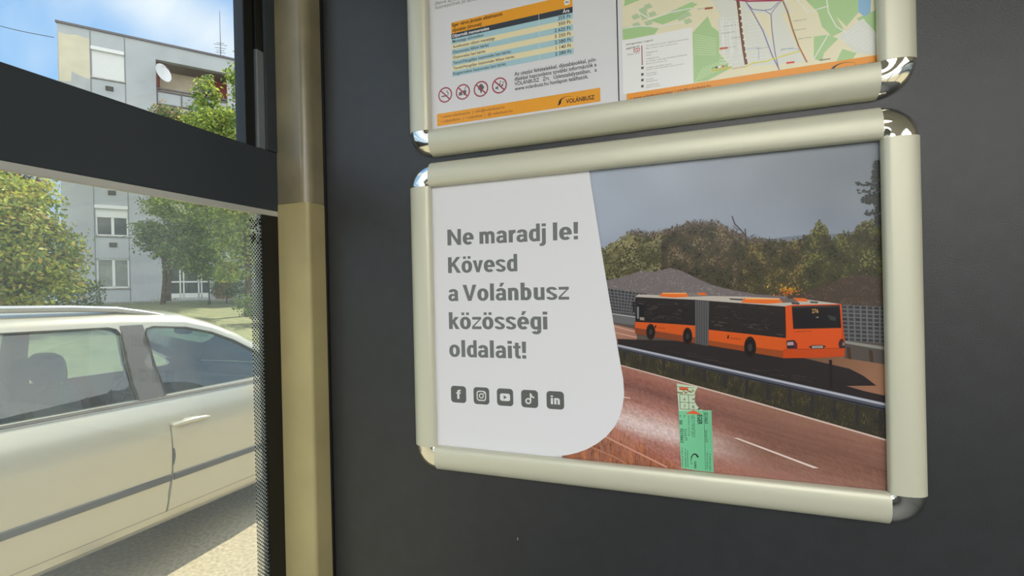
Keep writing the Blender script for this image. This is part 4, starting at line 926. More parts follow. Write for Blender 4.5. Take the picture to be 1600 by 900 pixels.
# ------------------------------------------------------------------ outside: ground
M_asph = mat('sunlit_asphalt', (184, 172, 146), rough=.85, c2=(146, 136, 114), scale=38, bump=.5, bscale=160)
M_pave = mat('pavement', (150, 148, 142), rough=.85, var=.15, scale=12)
M_lawn = mat('lawn', (112, 120, 82), rough=.9, c2=(138, 136, 98), scale=3.5, bump=.8, bscale=60)
M_conc = mat('concrete', (168, 166, 160), rough=.8, var=.12, scale=6)
FS0 = Vector((-28.043, 15.98, 0)); FDIR = Vector((sin(radians(38.5)), cos(radians(38.5)), 0)); FN = Vector((FDIR.y, -FDIR.x, 0))
def fac(s_, out, z): p = FS0 + FDIR * s_ + FN * out; return Vector((p.x, p.y, z))
def ground_z(x): return 0.14 + max(0, min(1, (-5.6 - x) / 15.0)) * 1.40
GB = 1.56
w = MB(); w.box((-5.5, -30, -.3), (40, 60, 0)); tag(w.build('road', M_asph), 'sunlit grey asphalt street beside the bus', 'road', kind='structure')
w = MB(); w.box((-5.62, -30, -.3), (-5.5, 60, .13)); tag(w.build('kerb', M_conc), 'concrete kerb along the far side of the street', 'kerb', kind='structure')
w = MB()
xs = [-5.62, -7.6]; w.box((-7.6, -30, -.3), (-5.62, 60, .125)); tag(w.build('pavement', M_pave), 'grey pavement between kerb and lawn', 'pavement', kind='structure')
w = MB()
for a, b in ((-7.6, -11), (-11, -15), (-15, -20.6), (-20.6, -70)):
    w.face([(a, -30, ground_z(a)), (a, 70, ground_z(a)), (b, 70, ground_z(b)), (b, -30, ground_z(b))])
tag(w.build('lawn', M_lawn), 'green lawn rising to the apartment block', 'lawn', kind='structure')

w = MB(); w.prism([fac(-6, .0, 1.36), fac(15, .0, 1.36), fac(15, 5.5, 1.36), fac(-6, 5.5, 1.36)], (0, 0, .22)); tag(w.build('path', M_pave), 'grey paved strip along the foot of the apartment block', 'path', kind='structure')
# ------------------------------------------------------------------ apartment block
M_fac = mat('weathered_panel_wall', (178, 183, 187), rough=.8, c2=(162, 168, 173), scale=.55, bump=.15, bscale=30)
M_patch = mat('cream_repaint', (204, 198, 176), rough=.8, var=.04, scale=2)
M_grey = mat('grey_patch', (172, 176, 178), rough=.8, var=.05, scale=2)
M_join = mat('panel_joint', (122, 126, 128), rough=.8)
M_red = mat('red_loggia_wall', (150, 78, 66), rough=.8, var=.1, scale=3)
M_cream = mat('loggia_back_wall', (218, 208, 184), rough=.8, var=.04, scale=3)
M_frame = mat('white_window_frame', (218, 220, 220), rough=.45)
M_win = mat('dark_window_glass', (62, 70, 72), rough=.06, spec=.8)
M_curt = mat('curtained_window', (122, 130, 118), rough=.12, spec=.7, c2=(96, 104, 96), scale=3)
M_tin = mat('roof_edge_tin', (96, 92, 96), rough=.5)
M_vent = mat('vent_grille', (70, 68, 66), rough=.7)
APT = empty('apartment_building', fac(2, 0, GB)); tag(APT, 'pale five storey panel apartment block with loggias across the street', 'building')
BM = Matrix((( FDIR.x, FN.x, 0, FS0.x), (FDIR.y, FN.y, 0, FS0.y), (0, 0, 1, 0), (0, 0, 0, 1)))   # local: s along the front, out, z
S0, S1, ZT = -1.885, 15.6, 15.98
FLO = 2.785
wins = [2.31 + FLO * k for k in range(5)]
holes = []
for z in wins: holes.append((-.60, .735, z, z + 1.58))
logs = [z for z in (12.50 - FLO * 0, 12.50 - FLO, 12.50 - FLO * 2)]
lh = [(2.08, 5.45, z, z + 2.55) for z in logs] + [(9.2, 12.5, z, z + 2.55) for z in logs]
holes += lh + [(2.36, 4.40, GB + .05, GB + 2.35)]
for z in wins: holes += [(6.6, 7.9, z, z + 1.58), (13.3, 14.6, z, z + 1.58)]
ss = sorted({S0, S1} | {h[0] for h in holes} | {h[1] for h in holes}); zs = sorted({GB - .5, ZT} | {h[2] for h in holes} | {h[3] for h in holes})
w = MB()
for a, b in zip(ss, ss[1:]):
    run = None
    for c, d in zip(zs, zs[1:]):
        hole = any(h[0] - 1e-6 <= a and b <= h[1] + 1e-6 and h[2] - 1e-6 <= c and d <= h[3] + 1e-6 for h in holes)
        if hole:
            if run: w.box((a, -.28, run), (b, 0, c), M=BM); run = None
        elif run is None: run = c
    if run is not None: w.box((a, -.28, run), (b, 0, ZT), M=BM)
w.box((S0, -10, GB - .5), (S0 + .28, -.28, ZT), M=BM); w.box((S1 - .28, -10, GB - .5), (S1, -.28, ZT), M=BM); w.box((S0, -10.2, GB - .5), (S1, -10, ZT), M=BM)
w.build('wall', M_fac, APT)
w = MB(); w.box((S0 - .06, -10.2, ZT), (S1 + .06, .07, ZT + .05), M=BM); w.box((S0 - .06, -.03, ZT - .06), (S1 + .06, .07, ZT), M=BM); w.build('roof', M_tin, APT)
w = MB()
for s_ in (-.63, .76):                                       # vertical joints of the window strip
    w.box((s_ - .018, 0, GB), (s_ + .018, .012, ZT - .1), M=BM)
for z in wins: w.box((-.63, 0, z - .09), (.76, .012, z - .065), M=BM)
w.build('panel_joints', M_join, APT)
w = MB()
w.prism([BM @ Vector(p) for p in ((-1.84, .004, 12.95), (-1.1, .004, 13.05), (-.66, .004, 13.0), (-.66, .004, 15.42), (-1.2, .004, 15.50), (-1.5, .004, 15.42), (-1.84, .004, 15.46))], FN * .004); w.build('repainted_patch', M_patch, APT)
w = MB(); w.prism([BM @ Vector(p) for p in ((-1.42, .009, 12.2), (-.66, .009, 12.0), (-.66, .009, 13.3), (-.95, .009, 13.36), (-1.38, .009, 13.56))], FN * .003); w.build('repainted_patch', M_grey, APT)
def apt_window(s0, s1, z0, z1, kind):
    wd = MB(); fw = .075; dp = (-.14, -.06)
    B = lambda a, b, c, d, e=dp: wd.box((a, e[0], c), (b, e[1], d), M=BM)
    B(s0, s1, z0, z0 + fw); B(s0, s1, z1 - fw, z1); B(s0, s0 + fw, z0, z1); B(s1 - fw, s1, z0, z1); mid = (s0 + s1) / 2 + .02; B(mid - .06, mid + .06, z0, z1)
    o = wd.build('window', M_frame, APT)
    g = MB(); g.box((s0, -.12, z0), (s1, -.10, z1), M=BM); g.build('pane', M_curt if kind == 'curtain' else M_win, o)
    sl = MB(); sl.box((s0 - .05, -.06, z0 - .05), (s1 + .05, .06, z0), M=BM); sl.build('sill', M_conc, o)
    if kind == 'shut':
        sh = MB()
        n = 26
        for k in range(n):
            c, d = z0 + (z1 - z0) * k / n, z0 + (z1 - z0) * (k + 1) / n; sh.box((s0 + .01, -.05, c), (s1 - .01, -.028, d - .006), M=BM)
        sh.build('roller_shutter', M_frame, o)
    if kind == 'half':
        sh = MB(); sh.box((s0 + .01, -.05, z0 + .98), (s1 - .01, -.028, z1), M=BM); sh.build('roller_shutter', M_frame, o)
    if kind in ('shut', 'half'):
        bx = MB(); bx.box((s0 - .01, -.05, z1 - .15), (s1 + .01, .10, z1 + .04), M=BM); bx.build('shutter_box', M_frame, o, bevel=.02)
for k, z in enumerate(wins):
    apt_window(-.60, .735, z, z + 1.58, 'curtain' if k == 0 else 'half' if k == 1 else 'shut' if k == 4 else 'half')
    apt_window(6.6, 7.9, z, z + 1.58, 'plain'); apt_window(13.3, 14.6, z, z + 1.58, 'plain')
    if k:
        v_ = MB(); v_.box((-.06, 0, z - .60), (.26, .05, z - .36), M=BM); v_.box((-.03, .05, z - .57), (.23, .055, z - .39), M=BM)
        v_.build('wall_vent', M_vent, APT, bevel=.02)
for (s0, s1, z0, z1) in lh:
    lg = MB(); lg.box((s0, -1.62, z0), (s1, -1.5, z1), M=BM); lg.box((s0, -1.5, z0 - .0), (s1, -.28, z0 + .1), M=BM)
    o = lg.build('loggia', M_cream, APT)
    q_ = MB(); q_.box((s0 - .05, -1.5, z0 + .1), (s0 + .04, -.28, z1), M=BM); q_.build('side_wall', M_red, o)
    q_ = MB(); q_.box((s1 - .04, -1.5, z0 + .1), (s1 + .05, -.28, z1), M=BM); q_.build('side_wall', M_red, o)
    q_ = MB(); q_.box((s1 - .95, -1.5, z0 + .1), (s1 - .04, -1.47, z1 - .02), M=BM); q_.build('red_back_panel', M_red, o)
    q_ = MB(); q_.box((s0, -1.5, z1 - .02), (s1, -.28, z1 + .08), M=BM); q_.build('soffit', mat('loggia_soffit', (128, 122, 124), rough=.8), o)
    q_ = MB(); q_.box((s0, -.16, z0 + .16), (s1, -.10, z0 + .78), M=BM); q_.build('parapet_panel', M_fac, o)
    q_ = MB()
    for zz_ in (z0 + .08, z0 + .80, z0 + .95): q_.box((s0, -.18, zz_), (s1, -.06, zz_ + .07), M=BM)
    for k in range(4):
        s_ = s0 + .03 + (s1 - s0 - .06) * k / 3; q_.box((s_ - .03, -.17, z0 + .1), (s_ + .03, -.07, z0 + 1.0), M=BM)
    q_.build('railing', M_tin, o)
    q_ = MB(); q_.box((s0 + 2.0, -1.5, z0 + .1), (s0 + 2.8, -1.46, z0 + 2.1), M=BM); q_.build('balcony_door', M_win, o)
# entrance: white framed doors, steps and landing
d_ = MB(); B = lambda a, b, c, d: d_.box((a, -.16, c), (b, -.08, d), M=BM)
e0, e1, ez0, ez1 = 2.36, 4.40, GB + .05, GB + 2.35
for s_ in (2.36, 2.92, 3.08, 3.78, 3.92, 4.34): B(s_, s_ + .07, ez0, ez1)
for z in (ez0, ez0 + .95, ez1 - .08): B(e0, e1, z, z + .09)
B(e0, e1, ez0, ez0 + .34)
ED = d_.build('entrance_door', M_frame, APT)
g = MB(); g.box((e0, -.13, ez0), (e1, -.11, ez1), M=BM); g.build('pane', M_win, ED)
d_ = MB()
for k in range(3): d_.box((2.7, 0, GB - .32), (4.6, 1.2 + .32 * (2 - k), GB - .22 + k * .1), M=BM)
d_.box((1.75, 0, GB - .32), (2.75, 1.3, GB + .12), M=BM); d_.build('entrance_steps', M_conc, APT)
d_ = MB(); d_.box((4.62, 0, GB - .3), (5.5, .06, GB + 2.2), M=BM); d_.build('red_wall_panel', M_red, APT)

# dish, aerial and cable
M_dish = mat('dish_white', (222, 224, 226), rough=.45)
p0 = fac(2.42, .42, 14.18)
e = empty('satellite_dish', p0); tag(e, 'white satellite dish fixed on the top loggia of the apartment block', 'satellite dish')
d_ = MB(); ax = (FN * .70 + FDIR * .66 + Vector((0, 0, .20))).normalized(); a1 = ax.cross(Vector((0, 0, 1))).normalized(); a2 = ax.cross(a1)
rings = []
for k in range(6):
    r_ = .50 * k / 5 + .002; rings.append([p0 + (a1 * cos(2 * pi * j / 24) * .86 + a2 * sin(2 * pi * j / 24)) * r_ + ax * (.30 * r_ * r_) for j in range(24)])
d_.loft(rings, caps=False); rim = [p - ax * .015 for p in rings[-1]]; d_.loft([rings[-1], rim], caps=False); d_.build('reflector', M_dish, e, smooth=True)
d_ = MB(); d_.tube([p0 - a2 * .45, p0 + ax * .42 - a2 * .1], .012, 6); d_.box(p0 + ax * .42 - a2 * .1 - Vector((.03, .03, .03)), p0 + ax * .42 - a2 * .1 + Vector((.03, .03, .03))); d_.build('feed_arm', M_tin, e)
d_ = MB(); d_.tube([p0, p0 - FN * .5], .02, 6); d_.build('wall_bracket', M_tin, e)
pa = onplane(345, 88, 2, ZT + .05); pa = fac((pa - FS0).dot(FDIR), min(-.6, (pa - FS0).dot(FN)), ZT + .05)
e = empty('roof_aerial', pa); tag(e, 'tall thin television aerial standing on the block roof', 'aerial')
d_ = MB(); d_.tube([pa, pa + Vector((0, 0, 1.2)), pa + Vector((0, 0, 3.0))], [.03, .02, .012], 6); d_.build('mast', M_tin, e)
d_ = MB()
for k, (z, l_) in enumerate(((.25, .2), (.42, .25), (.55, .2), (.7, .28), (.9, .34), (1.0, .2))):
    d_.tube([pa + FDIR * -l_ + Vector((0, 0, z)), pa + FDIR * l_ + Vector((0, 0, z + .06))], .014, 5)
d_.build('dipoles', M_tin, e)
c0, c1 = fac(S0 - .1, .12, 15.08), ray(-120, -8) * 26 + CAM
d_ = MB(); pts = []
for k in range(13):
    t_ = k / 12; p = c0.lerp(c1, t_); p.z -= .35 * sin(pi * t_); pts.append(p)
d_.tube(pts, .018, 5); tag(d_.build('overhead_cable', M_frit), 'thin black overhead cable running to the corner of the block', 'cable')

# block on the other side of the street, behind the bus: it shows in the car windows
e = empty('apartment_building', (30, 6, 0)); tag(e, 'long grey panel block behind the bus on the opposite side', 'building')
w = MB(); w.box((25, -26, 0), (36, 44, 11.5)); w.build('wall', M_fac, e)
w = MB()
for k in range(4):
    for j in range(18): w.box((24.95, -24 + j * 3.8, 1.6 + k * 2.8), (25.0, -22.4 + j * 3.8, 3.1 + k * 2.8))
o = w.build('windows', M_win, e); o['kind'] = 'stuff'

# ------------------------------------------------------------------ trees
M_leaf = attr_mat('leaf', rough=.55, spec=.3, transl=.5, var=.2, nscale=6)
M_bark = mat('bark', (92, 80, 66), rough=.9, var=.3, scale=12, bump=.6, bscale=40)
def tree(name, base, blobs, label, cols, nleaf, size, seed, trunk=.14, group='street trees', fork=None):
    """blobs: (centre offset from base, radius xyz)"""
    rnd = random.Random(seed); base = Vector(base)
    e = empty(name, base); tag(e, label, 'tree', group)
    t_ = MB(); top = base + Vector(blobs[0][0])
    t_.tube([base - Vector((0, 0, .25)), base.lerp(top, .35) + Vector((.05, .03, 0)), top], [trunk, trunk * .8, trunk * .4], 9); t_.build('trunk', M_bark, e, smooth=True, angle=80)
    br = MB()
    mid = base.lerp(top, .55)
    for c, r_ in blobs:
        c = base + Vector(c)
        br.tube([mid, mid.lerp(c, .6) + Vector((0, 0, .1)), c], [trunk * .4, trunk * .25, trunk * .1], 6)
        for k in range(5):
            d = Vector((rnd.gauss(0, 1), rnd.gauss(0, 1), rnd.gauss(.2, .8))).normalized(); br.tube([c, c + Vector((d.x * r_[0], d.y * r_[1], d.z * r_[2])) * .8], [trunk * .14, trunk * .05], 5)
    br.build('branch', M_bark, e, smooth=True)
    lf = MB(); tot = sum(r_[0] * r_[2] for c, r_ in blobs)
    for c, r_ in blobs:
        c = base + Vector(c); n = int(nleaf * r_[0] * r_[2] / tot)
        subs = [Vector((rnd.gauss(0, 1), rnd.gauss(0, 1), rnd.gauss(0, 1))).normalized() * rnd.uniform(.55, 1) for k in range(26)]
        for k in range(n):
            if rnd.random() < .8:
                s_ = rnd.choice(subs); d = s_ + Vector((rnd.gauss(0, .17), rnd.gauss(0, .17), rnd.gauss(0, .14)))
            else:
                d = Vector((rnd.gauss(0, 1), rnd.gauss(0, 1), rnd.gauss(0, 1))).normalized() * rnd.uniform(.3, .95)
            p = c + Vector((d.x * r_[0], d.y * r_[1], d.z * r_[2]))
            nrm = (d + Vector((rnd.gauss(0, .6), rnd.gauss(0, .6), rnd.gauss(.3, .6)))).normalized()
            a = nrm.orthogonal().normalized(); a = Matrix.Rotation(rnd.uniform(0, 6.28), 3, nrm) @ a; b = nrm.cross(a)
            L = size * rnd.uniform(.6, 1.25); Wd = L * rnd.uniform(.42, .6)
            cc = lin(jit(rnd.choice(cols), 12, rnd))
            lf.face([p - a * L * .5, p - a * L * .1 + b * Wd * .5, p + a * L * .55, p - a * L * .1 - b * Wd * .5], 0, cc)
    o = lf.build('foliage', M_leaf, e, fix=False); o['kind'] = 'stuff'
    return e
YG = [(190, 194, 84), (174, 184, 76), (150, 166, 70), (196, 186, 96), (132, 150, 68)]
MG = [(118, 148, 70), (106, 134, 64), (136, 160, 82), (94, 120, 60), (150, 166, 84)]
DG = [(94, 116, 64), (84, 106, 58), (106, 128, 70), (76, 96, 56)]
def at(u_, v_, zc): return CAM + ray(u_, v_) * zc
def gbase(u_, zc): p = at(u_, 450, zc); return Vector((p.x, p.y, ground_z(p.x) if p.x > -20.6 else 1.54))
def off(base, u_, v_, zc): return at(u_, v_, zc) - base
b = gbase(20, 10.5)
tree('leafy_tree', b, [(off(b, 10, 400, 10.5), (1.25, 1.2, 1.25)), (off(b, -40, 335, 10.3), (1.2, 1.2, 1.05)), (off(b, 40, 345, 10.8), (.85, .9, .75)), (off(b, 78, 405, 10.7), (.72, .8, .85)), (off(b, 30, 300, 10.6), (.75, .8, .5)), (off(b, -70, 450, 10.0), (1.1, 1.1, .8)), (off(b, 50, 455, 10.5), (.9, .9, .42))],
     'bushy yellow-green tree standing left of the apartment block', YG + YG + MG[:2] + [(186, 156, 90)], 22000, .115, 21, .15)
b = gbase(253, 19)
tree('leafy_tree', b, [(off(b, 257, 375, 19), (.9, .9, .8)), (off(b, 290, 378, 19), (1.5, 1.5, 1.1)), (off(b, 248, 365, 19), (.85, .9, .72)), (off(b, 330, 345, 19.3), (1.35, 1.3, 1.2)), (off(b, 320, 405, 18.8), (1.35, 1.3, .9)), (off(b, 265, 325, 19.2), (.8, .9, .6))],
     'round mid-green tree in front of the entrance doors', MG + DG[:2], 14000, .15, 22, .10)
b = gbase(386, 17)
tree('leafy_tree', b, [(off(b, 385, 355, 17), (1.0, 1.1, 1.7)), (off(b, 380, 300, 17.2), (1.3, 1.3, 1.5)), (off(b, 372, 215, 17.3), (1.4, 1.3, 1.3)), (off(b, 330, 190, 17.6), (.95, .9, .8)), (off(b, 405, 150, 17), (1.0, 1, 1.2)), (off(b, 322, 150, 17.6), (.5, .5, .75)), (off(b, 380, 118, 17), (.62, .6, .72)), (off(b, 362, 425, 16.6), (.62, .6, .45))],
     'tall yellow-green tree nearest the pillar, reaching above the crossbar', MG + YG[:3] + [(150, 162, 80)], 17000, .15, 23, .16)
b = gbase(262, 21.5)
tree('leafy_tree', b, [(off(b, 262, 178, 21.5), (.75, .7, .42)), (off(b, 290, 190, 21.5), (.8, .8, .5)), (off(b, 275, 245, 21.5), (1.2, 1, 1.4)), (off(b, 280, 310, 21.5), (1.5, 1, 1.2))],
     'russet-topped tree behind the round green tree, close to the loggias', [(150, 128, 84), (166, 140, 92), (122, 124, 72)] + DG, 6000, .17, 24, .12)
b = gbase(-12, 14)
tree('leafy_tree', b, [(off(b, -30, 130, 14), (.95, .9, .9)), (off(b, -30, 250, 14), (1.4, 1.3, 1.4)), (off(b, 30, 290, 14.5), (.75, .7, .5))],
     'purple-leaved tree behind the yellow-green one, at the frame edge', [(98, 74, 84), (84, 76, 74), (92, 96, 62)], 5000, .16, 25, .14)
rnd = random.Random(50)
for k, (u_, zc, hh, rr, lab) in enumerate(((352, 21, .75, .75, 'dark shrub against the red wall panel of the block'), (404, 15, .7, .7, 'shrub beside the trunk of the tall tree, near the dotted glass edge'))):
    b = gbase(u_, zc); tree('shrub', b, [((0, 0, hh), (rr, rr, hh * .8)), ((.5, .3, hh * .8), (rr * .7, rr * .7, hh * .6))], lab, DG + MG[:1], 1500, .12, 30 + k, .04, group='shrubs by the block')
# low hedge before the house and a small post
rnd = random.Random(40); hb = MB(); b0 = at(15, 470, 16.0); 
hbase = Vector((b0.x, b0.y, ground_z(b0.x)))
for k in range(3600):
    s_ = rnd.uniform(-3.2, 2.5); p = hbase + FDIR * s_ + FN * rnd.uniform(-.5, .5) + Vector((0, 0, rnd.uniform(.02, .95)))
    nrm = Vector((rnd.gauss(0, 1), rnd.gauss(0, 1), rnd.gauss(.4, 1))).normalized(); a = nrm.orthogonal().normalized(); bb = nrm.cross(a); L = .13
    hb.face([p - a * L * .5, p + bb * L * .25, p + a * L * .5, p - bb * L * .25], 0, lin(jit(rnd.choice(DG + MG[:1] + [(196, 176, 96)] * (rnd.random() < .15)), 10, rnd)))
o = hb.build('hedge', M_leaf, None, fix=False); tag(o, 'low clipped green hedge at the foot of the yellow-green tree', 'hedge', kind='stuff')
e = empty('iron_post', at(327, 470, 20)); e.location.z = 1.50; tag(e, 'short dark iron post beside the entrance steps', 'post')
d_ = MB(); q0 = Vector(e.location); d_.tube([q0 - Vector((0, 0, .1)), q0 + Vector((0, 0, .95)), q0 + Vector((.05, 0, 1.02)), q0 + Vector((.14, 0, 1.0))], .028, 8); d_.build('bent_tube', M_vent, e)
d_ = MB(); d_.tube([q0 - Vector((0, 0, .1)), q0 + Vector((0, 0, .05))], .06, 8); d_.build('foot', M_vent, e)

# ------------------------------------------------------------------ silver people carrier beside the bus
M_paint = mat('silver_paint', (196, 191, 175), rough=.30, metal=.55, coat=.8, bump=0)
M_trim = mat('black_car_trim', (84, 84, 86), rough=.5)
M_gap = mat('door_gap', (122, 120, 112), rough=.6)
M_rub = mat('black_rubber', (38, 38, 38), rough=.7)
M_roofrail = mat('satin_roof_rail', (178, 180, 182), rough=.35, metal=.6)
M_int = mat('car_cabin_plastic', (92, 94, 96), rough=.8)
M_seat = mat('grey_car_seat', (74, 86, 104), rough=.85, var=.12, scale=30)
M_cglass = glass_mat('tinted_car_glass', (.44, .58, .59), fres=2.4)
M_lampg = mat('lamp_lens', (215, 215, 220), rough=.1, spec=.8)
CARX, TILT = -3.2, radians(2.3)
CM = Matrix.Translation((CARX, 1.3, 0)) @ Matrix.Rotation(-TILT, 4, 'X') @ Matrix.Translation((-CARX, -1.3, 0))
CM = Matrix.Translation((CARX, 1.3, .0)) @ Matrix.Rotation(-TILT, 4, 'X') @ Matrix.Translation((0, -1.3, 0))
CDROP = -.075
def CP(x, y, z): return CM @ Vector((x, y, z))               # x: 0 at the near flank, negative across the car
def interp(tab, y):
    for (a, va), (b, vb) in zip(tab, tab[1:]):
        if a <= y <= b:
            t_ = (y - a) / (b - a); return tuple(p + (q_ - p) * t_ for p, q_ in zip(va, vb)) if isinstance(va, tuple) else va + (vb - va) * t_
    return tab[0][1] if y < tab[0][0] else tab[-1][1]
ZG = [(-.32, 1.16), (-.26, 1.25), (0, 1.60), (.3, 1.68), (1.3, 1.70), (1.95, 1.712), (2.37, 1.695), (2.6, 1.635), (2.81, 1.56), (3.02, 1.45), (3.25, 1.32), (3.55, 1.165), (3.75, 1.10), (4.05, 1.04), (4.25, .96), (4.36, .86)]
PL = [(-.32, .10), (-.2, .05), (0.2, 0.0), (3.3, 0.0), (3.9, .04), (4.2, .13), (4.36, .26)]       # plan taper
ZB = [(-.32, .48), (0, .36), (3.4, .34), (4.36, .32)]
BELT = 1.19
SEC = [(.16, -1), (.06, .33), (.025, .385), (.010, .44), (.004, .50), (.008, .56), (.004, .60), (0.0, .70), (.001, .82), (.006, .92), (.018, 1.02), (.042, 1.10), (.075, 1.17)]
UP = [(.09, 0.0), (.125, .25), (.165, .55), (.21, .85), (.24, 1.0), (.27, 1.06), (.33, 1.12), (.50, 1.17), (.905, 1.20)]
def ring(y, off_=0.0):
    zg = interp(ZG, y); pl = interp(PL, y); zb = interp(ZB, y)
    k = (zg - BELT) / .52; pts = []
    low = min(1.0, (min(zg, BELT) - .40) / (BELT - .40))
    for x, z in SEC:
        z = zb if z == -1 else max(zb, .40 + (z - .40) * low) if z > .40 else max(z, zb - .0)
        pts.append((x + pl, z))
    for x, f in UP:
        pts.append((x + pl, (BELT + (zg - BELT) * f) if k > .03 else min(zg, BELT) + .03 * f))
    half = .905
    o_ = []
    for x, z in pts: o_.append((min(x + off_, half - .02 if x < half else half), z + (off_ if z < .6 else -off_ if z > 1.3 else 0)))
    return o_
def flank(y, z, out=0.0):
    """x of the near flank at a height"""
    pts = ring(y)
    for (x0, z0), (x1, z1) in zip(pts, pts[1:]):
        if z0 <= z <= z1 and z1 > z0: return -(x0 + (x1 - x0) * (z - z0) / (z1 - z0)) + out
    return -pts[-1][0] + out
def shell(off_, ys):
    b_ = MB(); rings = []
    for y in ys:
        pts = ring(y, off_); full = [CP(-x, y, z) for x, z in pts] + [CP(-1.81 + x, y, z) for x, z in pts[-2::-1]]
        rings.append(full)
    b_.loft(rings); return b_
YS = [-.32, -.28, -.2, -.1, 0, .15, .3, .6, 1, 1.3, 1.6, 1.8, 1.95, 2.1, 2.25, 2.37, 2.5, 2.6, 2.7, 2.81, 2.92, 3.02, 3.13, 3.25, 3.4, 3.55, 3.65, 3.75, 3.9, 4.05, 4.15, 4.25, 4.32, 4.36]
CAR = empty('car', CP(-.9, 1.9, 0)); tag(CAR, 'silver people carrier with roof rails and black side strip outside the window', 'car')
GR = [(1.965, 1.197), (1.945, 1.30), (1.93, 1.45), (1.925, 1.62), (1.90, 1.66), (1.86, 1.672), (1.3, 1.665), (.92, 1.66), (.90, 1.62), (.86, 1.197)]      # rear door glass outline (y, z)
GF = [(2.14, 1.20), (2.095, 1.42), (2.075, 1.62), (2.085, 1.655), (2.13, 1.668), (2.36, 1.652), (2.56, 1.604), (2.74, 1.53), (2.93, 1.425), (3.12, 1.305), (3.20, 1.245), (3.19, 1.215)]
GQ = [(.74, 1.20), (.77, 1.62), (.74, 1.65), (.18, 1.60), (-.02, 1.40), (.02, 1.22)]
def cutter(poly, x0, x1):
    b_ = MB(); b_.loft([[CP(x0, y, z) for y, z in poly], [CP(x1, y, z) for y, z in poly]]); return b_
def boolean(a, b, op):
    md = a.modifiers.new('cut', 'BOOLEAN'); md.operation = op; md.object = b; md.solver = 'EXACT'
    dg = bpy.context.evaluated_depsgraph_get(); dg.update()
    me = bpy.data.meshes.new_from_object(a.evaluated_get(dg)); a.modifiers.clear(); a.data = me
def tmp(mb): return mb.build('cutting_body', M_paint)
outer = tmp(shell(0, YS)); inner = tmp(shell(.045, [y for y in YS if -.1 <= y <= 3.6]))
boolean(outer, inner, 'DIFFERENCE'); kill = [inner]
for poly in (GR, GF, GQ):
    c = tmp(cutter(poly, .3, -2.2)); boolean(outer, c, 'DIFFERENCE'); kill.append(c)
ws = [(2.70, 1.80), (3.52, 1.255), (3.62, 1.45), (2.9, 2.0)]
ws = [(2.66, 1.66), (3.42, 1.235), (3.7, 1.5), (2.9, 2.1)]
c = tmp(cutter(ws, -.34, -1.47)); boolean(outer, c, 'DIFFERENCE'); kill.append(c)
for y in (.50, 3.38):
    b_ = MB(); b_.tube([CP(.3, y, .33), CP(-.26, y, .33)], .36, 28); c = tmp(b_); boolean(outer, c, 'DIFFERENCE'); kill.append(c)
    b_ = MB(); b_.tube([CP(-2.1, y, .33), CP(-1.55, y, .33)], .36, 28); c = tmp(b_); boolean(outer, c, 'DIFFERENCE'); kill.append(c)
# the two doors of the near flank become parts of their own
DSP = [(2.012, 1.688), (2.03, 1.55), (2.09, 1.20), (2.118, 1.0), (2.130, .80), (2.126, .66), (2.105, .47), (2.10, .43)]
def offs(pl, d): return [(y + d, z) for y, z in pl]
RD_ = offs(DSP, -.004) + [(1.02, .43), (.86, .75), (.80, 1.19), (.84, 1.60), (.90, 1.688)]
FD_ = [(3.16, .43), (3.20, .7), (3.24, 1.19), (3.10, 1.34), (2.80, 1.522), (2.56, 1.635), (2.36, 1.684), (2.10, 1.692)]
FD_ = offs(DSP, .004) + FD_
body = outer
rdoor = tmp(MB()) if False else None
def part_of(poly, name):
    c = tmp(cutter(poly, .3, -.42)); d = body.copy(); d.data = body.data.copy(); COL.objects.link(d); boolean(d, c, 'INTERSECT'); boolean(body, c, 'DIFFERENCE'); kill.append(c); d.name = name; return d
try:
    rdoor = part_of(RD_, 'rear_door'); fdoor = part_of(FD_, 'front_door')
except Exception: rdoor = fdoor = None
for o in (body, rdoor, fdoor):
    if o is None: continue
    o.data.materials.clear(); o.data.materials.append(M_paint)
    for p in o.data.polygons: p.material_index = 0
    o.data.transform(Matrix.Translation(-CAR.location)); o.parent = CAR; o.data.shade_smooth(); o.data.set_sharp_from_angle(angle=radians(28))
body.name = 'body_shell'
for o in kill: bpy.data.objects.remove(o)
# inner gap filler so the door gaps read dark
def patch(poly, out, name, mm, parent, sub=.09, thick=0.0):
    """a sheet that follows the near flank inside an outline given as (y, z)"""
    bm = bmesh.new(); vs = [bm.verts.new((0, y, z)) for y, z in poly]; bm.faces.new(vs)
    bmesh.ops.triangulate(bm, faces=bm.faces[:])
    for it in range(5):
        es = [e_ for e_ in bm.edges if e_.calc_length() > sub]
        if not es: break
        bmesh.ops.subdivide_edges(bm, edges=es, cuts=1); bmesh.ops.triangulate(bm, faces=[f for f in bm.faces if len(f.verts) > 3])
    for v_ in bm.verts: v_.co = CP(flank(v_.co.y, v_.co.z, out), v_.co.y, v_.co.z) - parent_loc(parent)
    if thick:
        bmesh.ops.solidify(bm, geom=bm.faces[:], thickness=thick)
    me = bpy.data.meshes.new(name); bm.to_mesh(me); bm.free(); me.materials.append(mm); me.shade_smooth()
    o = bpy.data.objects.new(name, me); COL.objects.link(o); o.parent = parent; return o
tag(patch(GR, -.012, 'side_window', M_cglass, CAR), 'rear door window with reflections'); tag(patch(GF, -.012, 'side_window', M_cglass, CAR), 'front door window tapering to the windscreen'); patch(GQ, -.012, 'side_window', M_cglass, CAR)
BP = [(1.972, 1.19), (1.952, 1.30), (1.938, 1.45), (1.932, 1.62), (1.925, 1.682), (2.065, 1.684), (2.07, 1.62), (2.088, 1.42), (2.132, 1.19)]
patch([(y, z) for y, z in BP if True], .003, 'pillar_trim', M_trim, CAR)
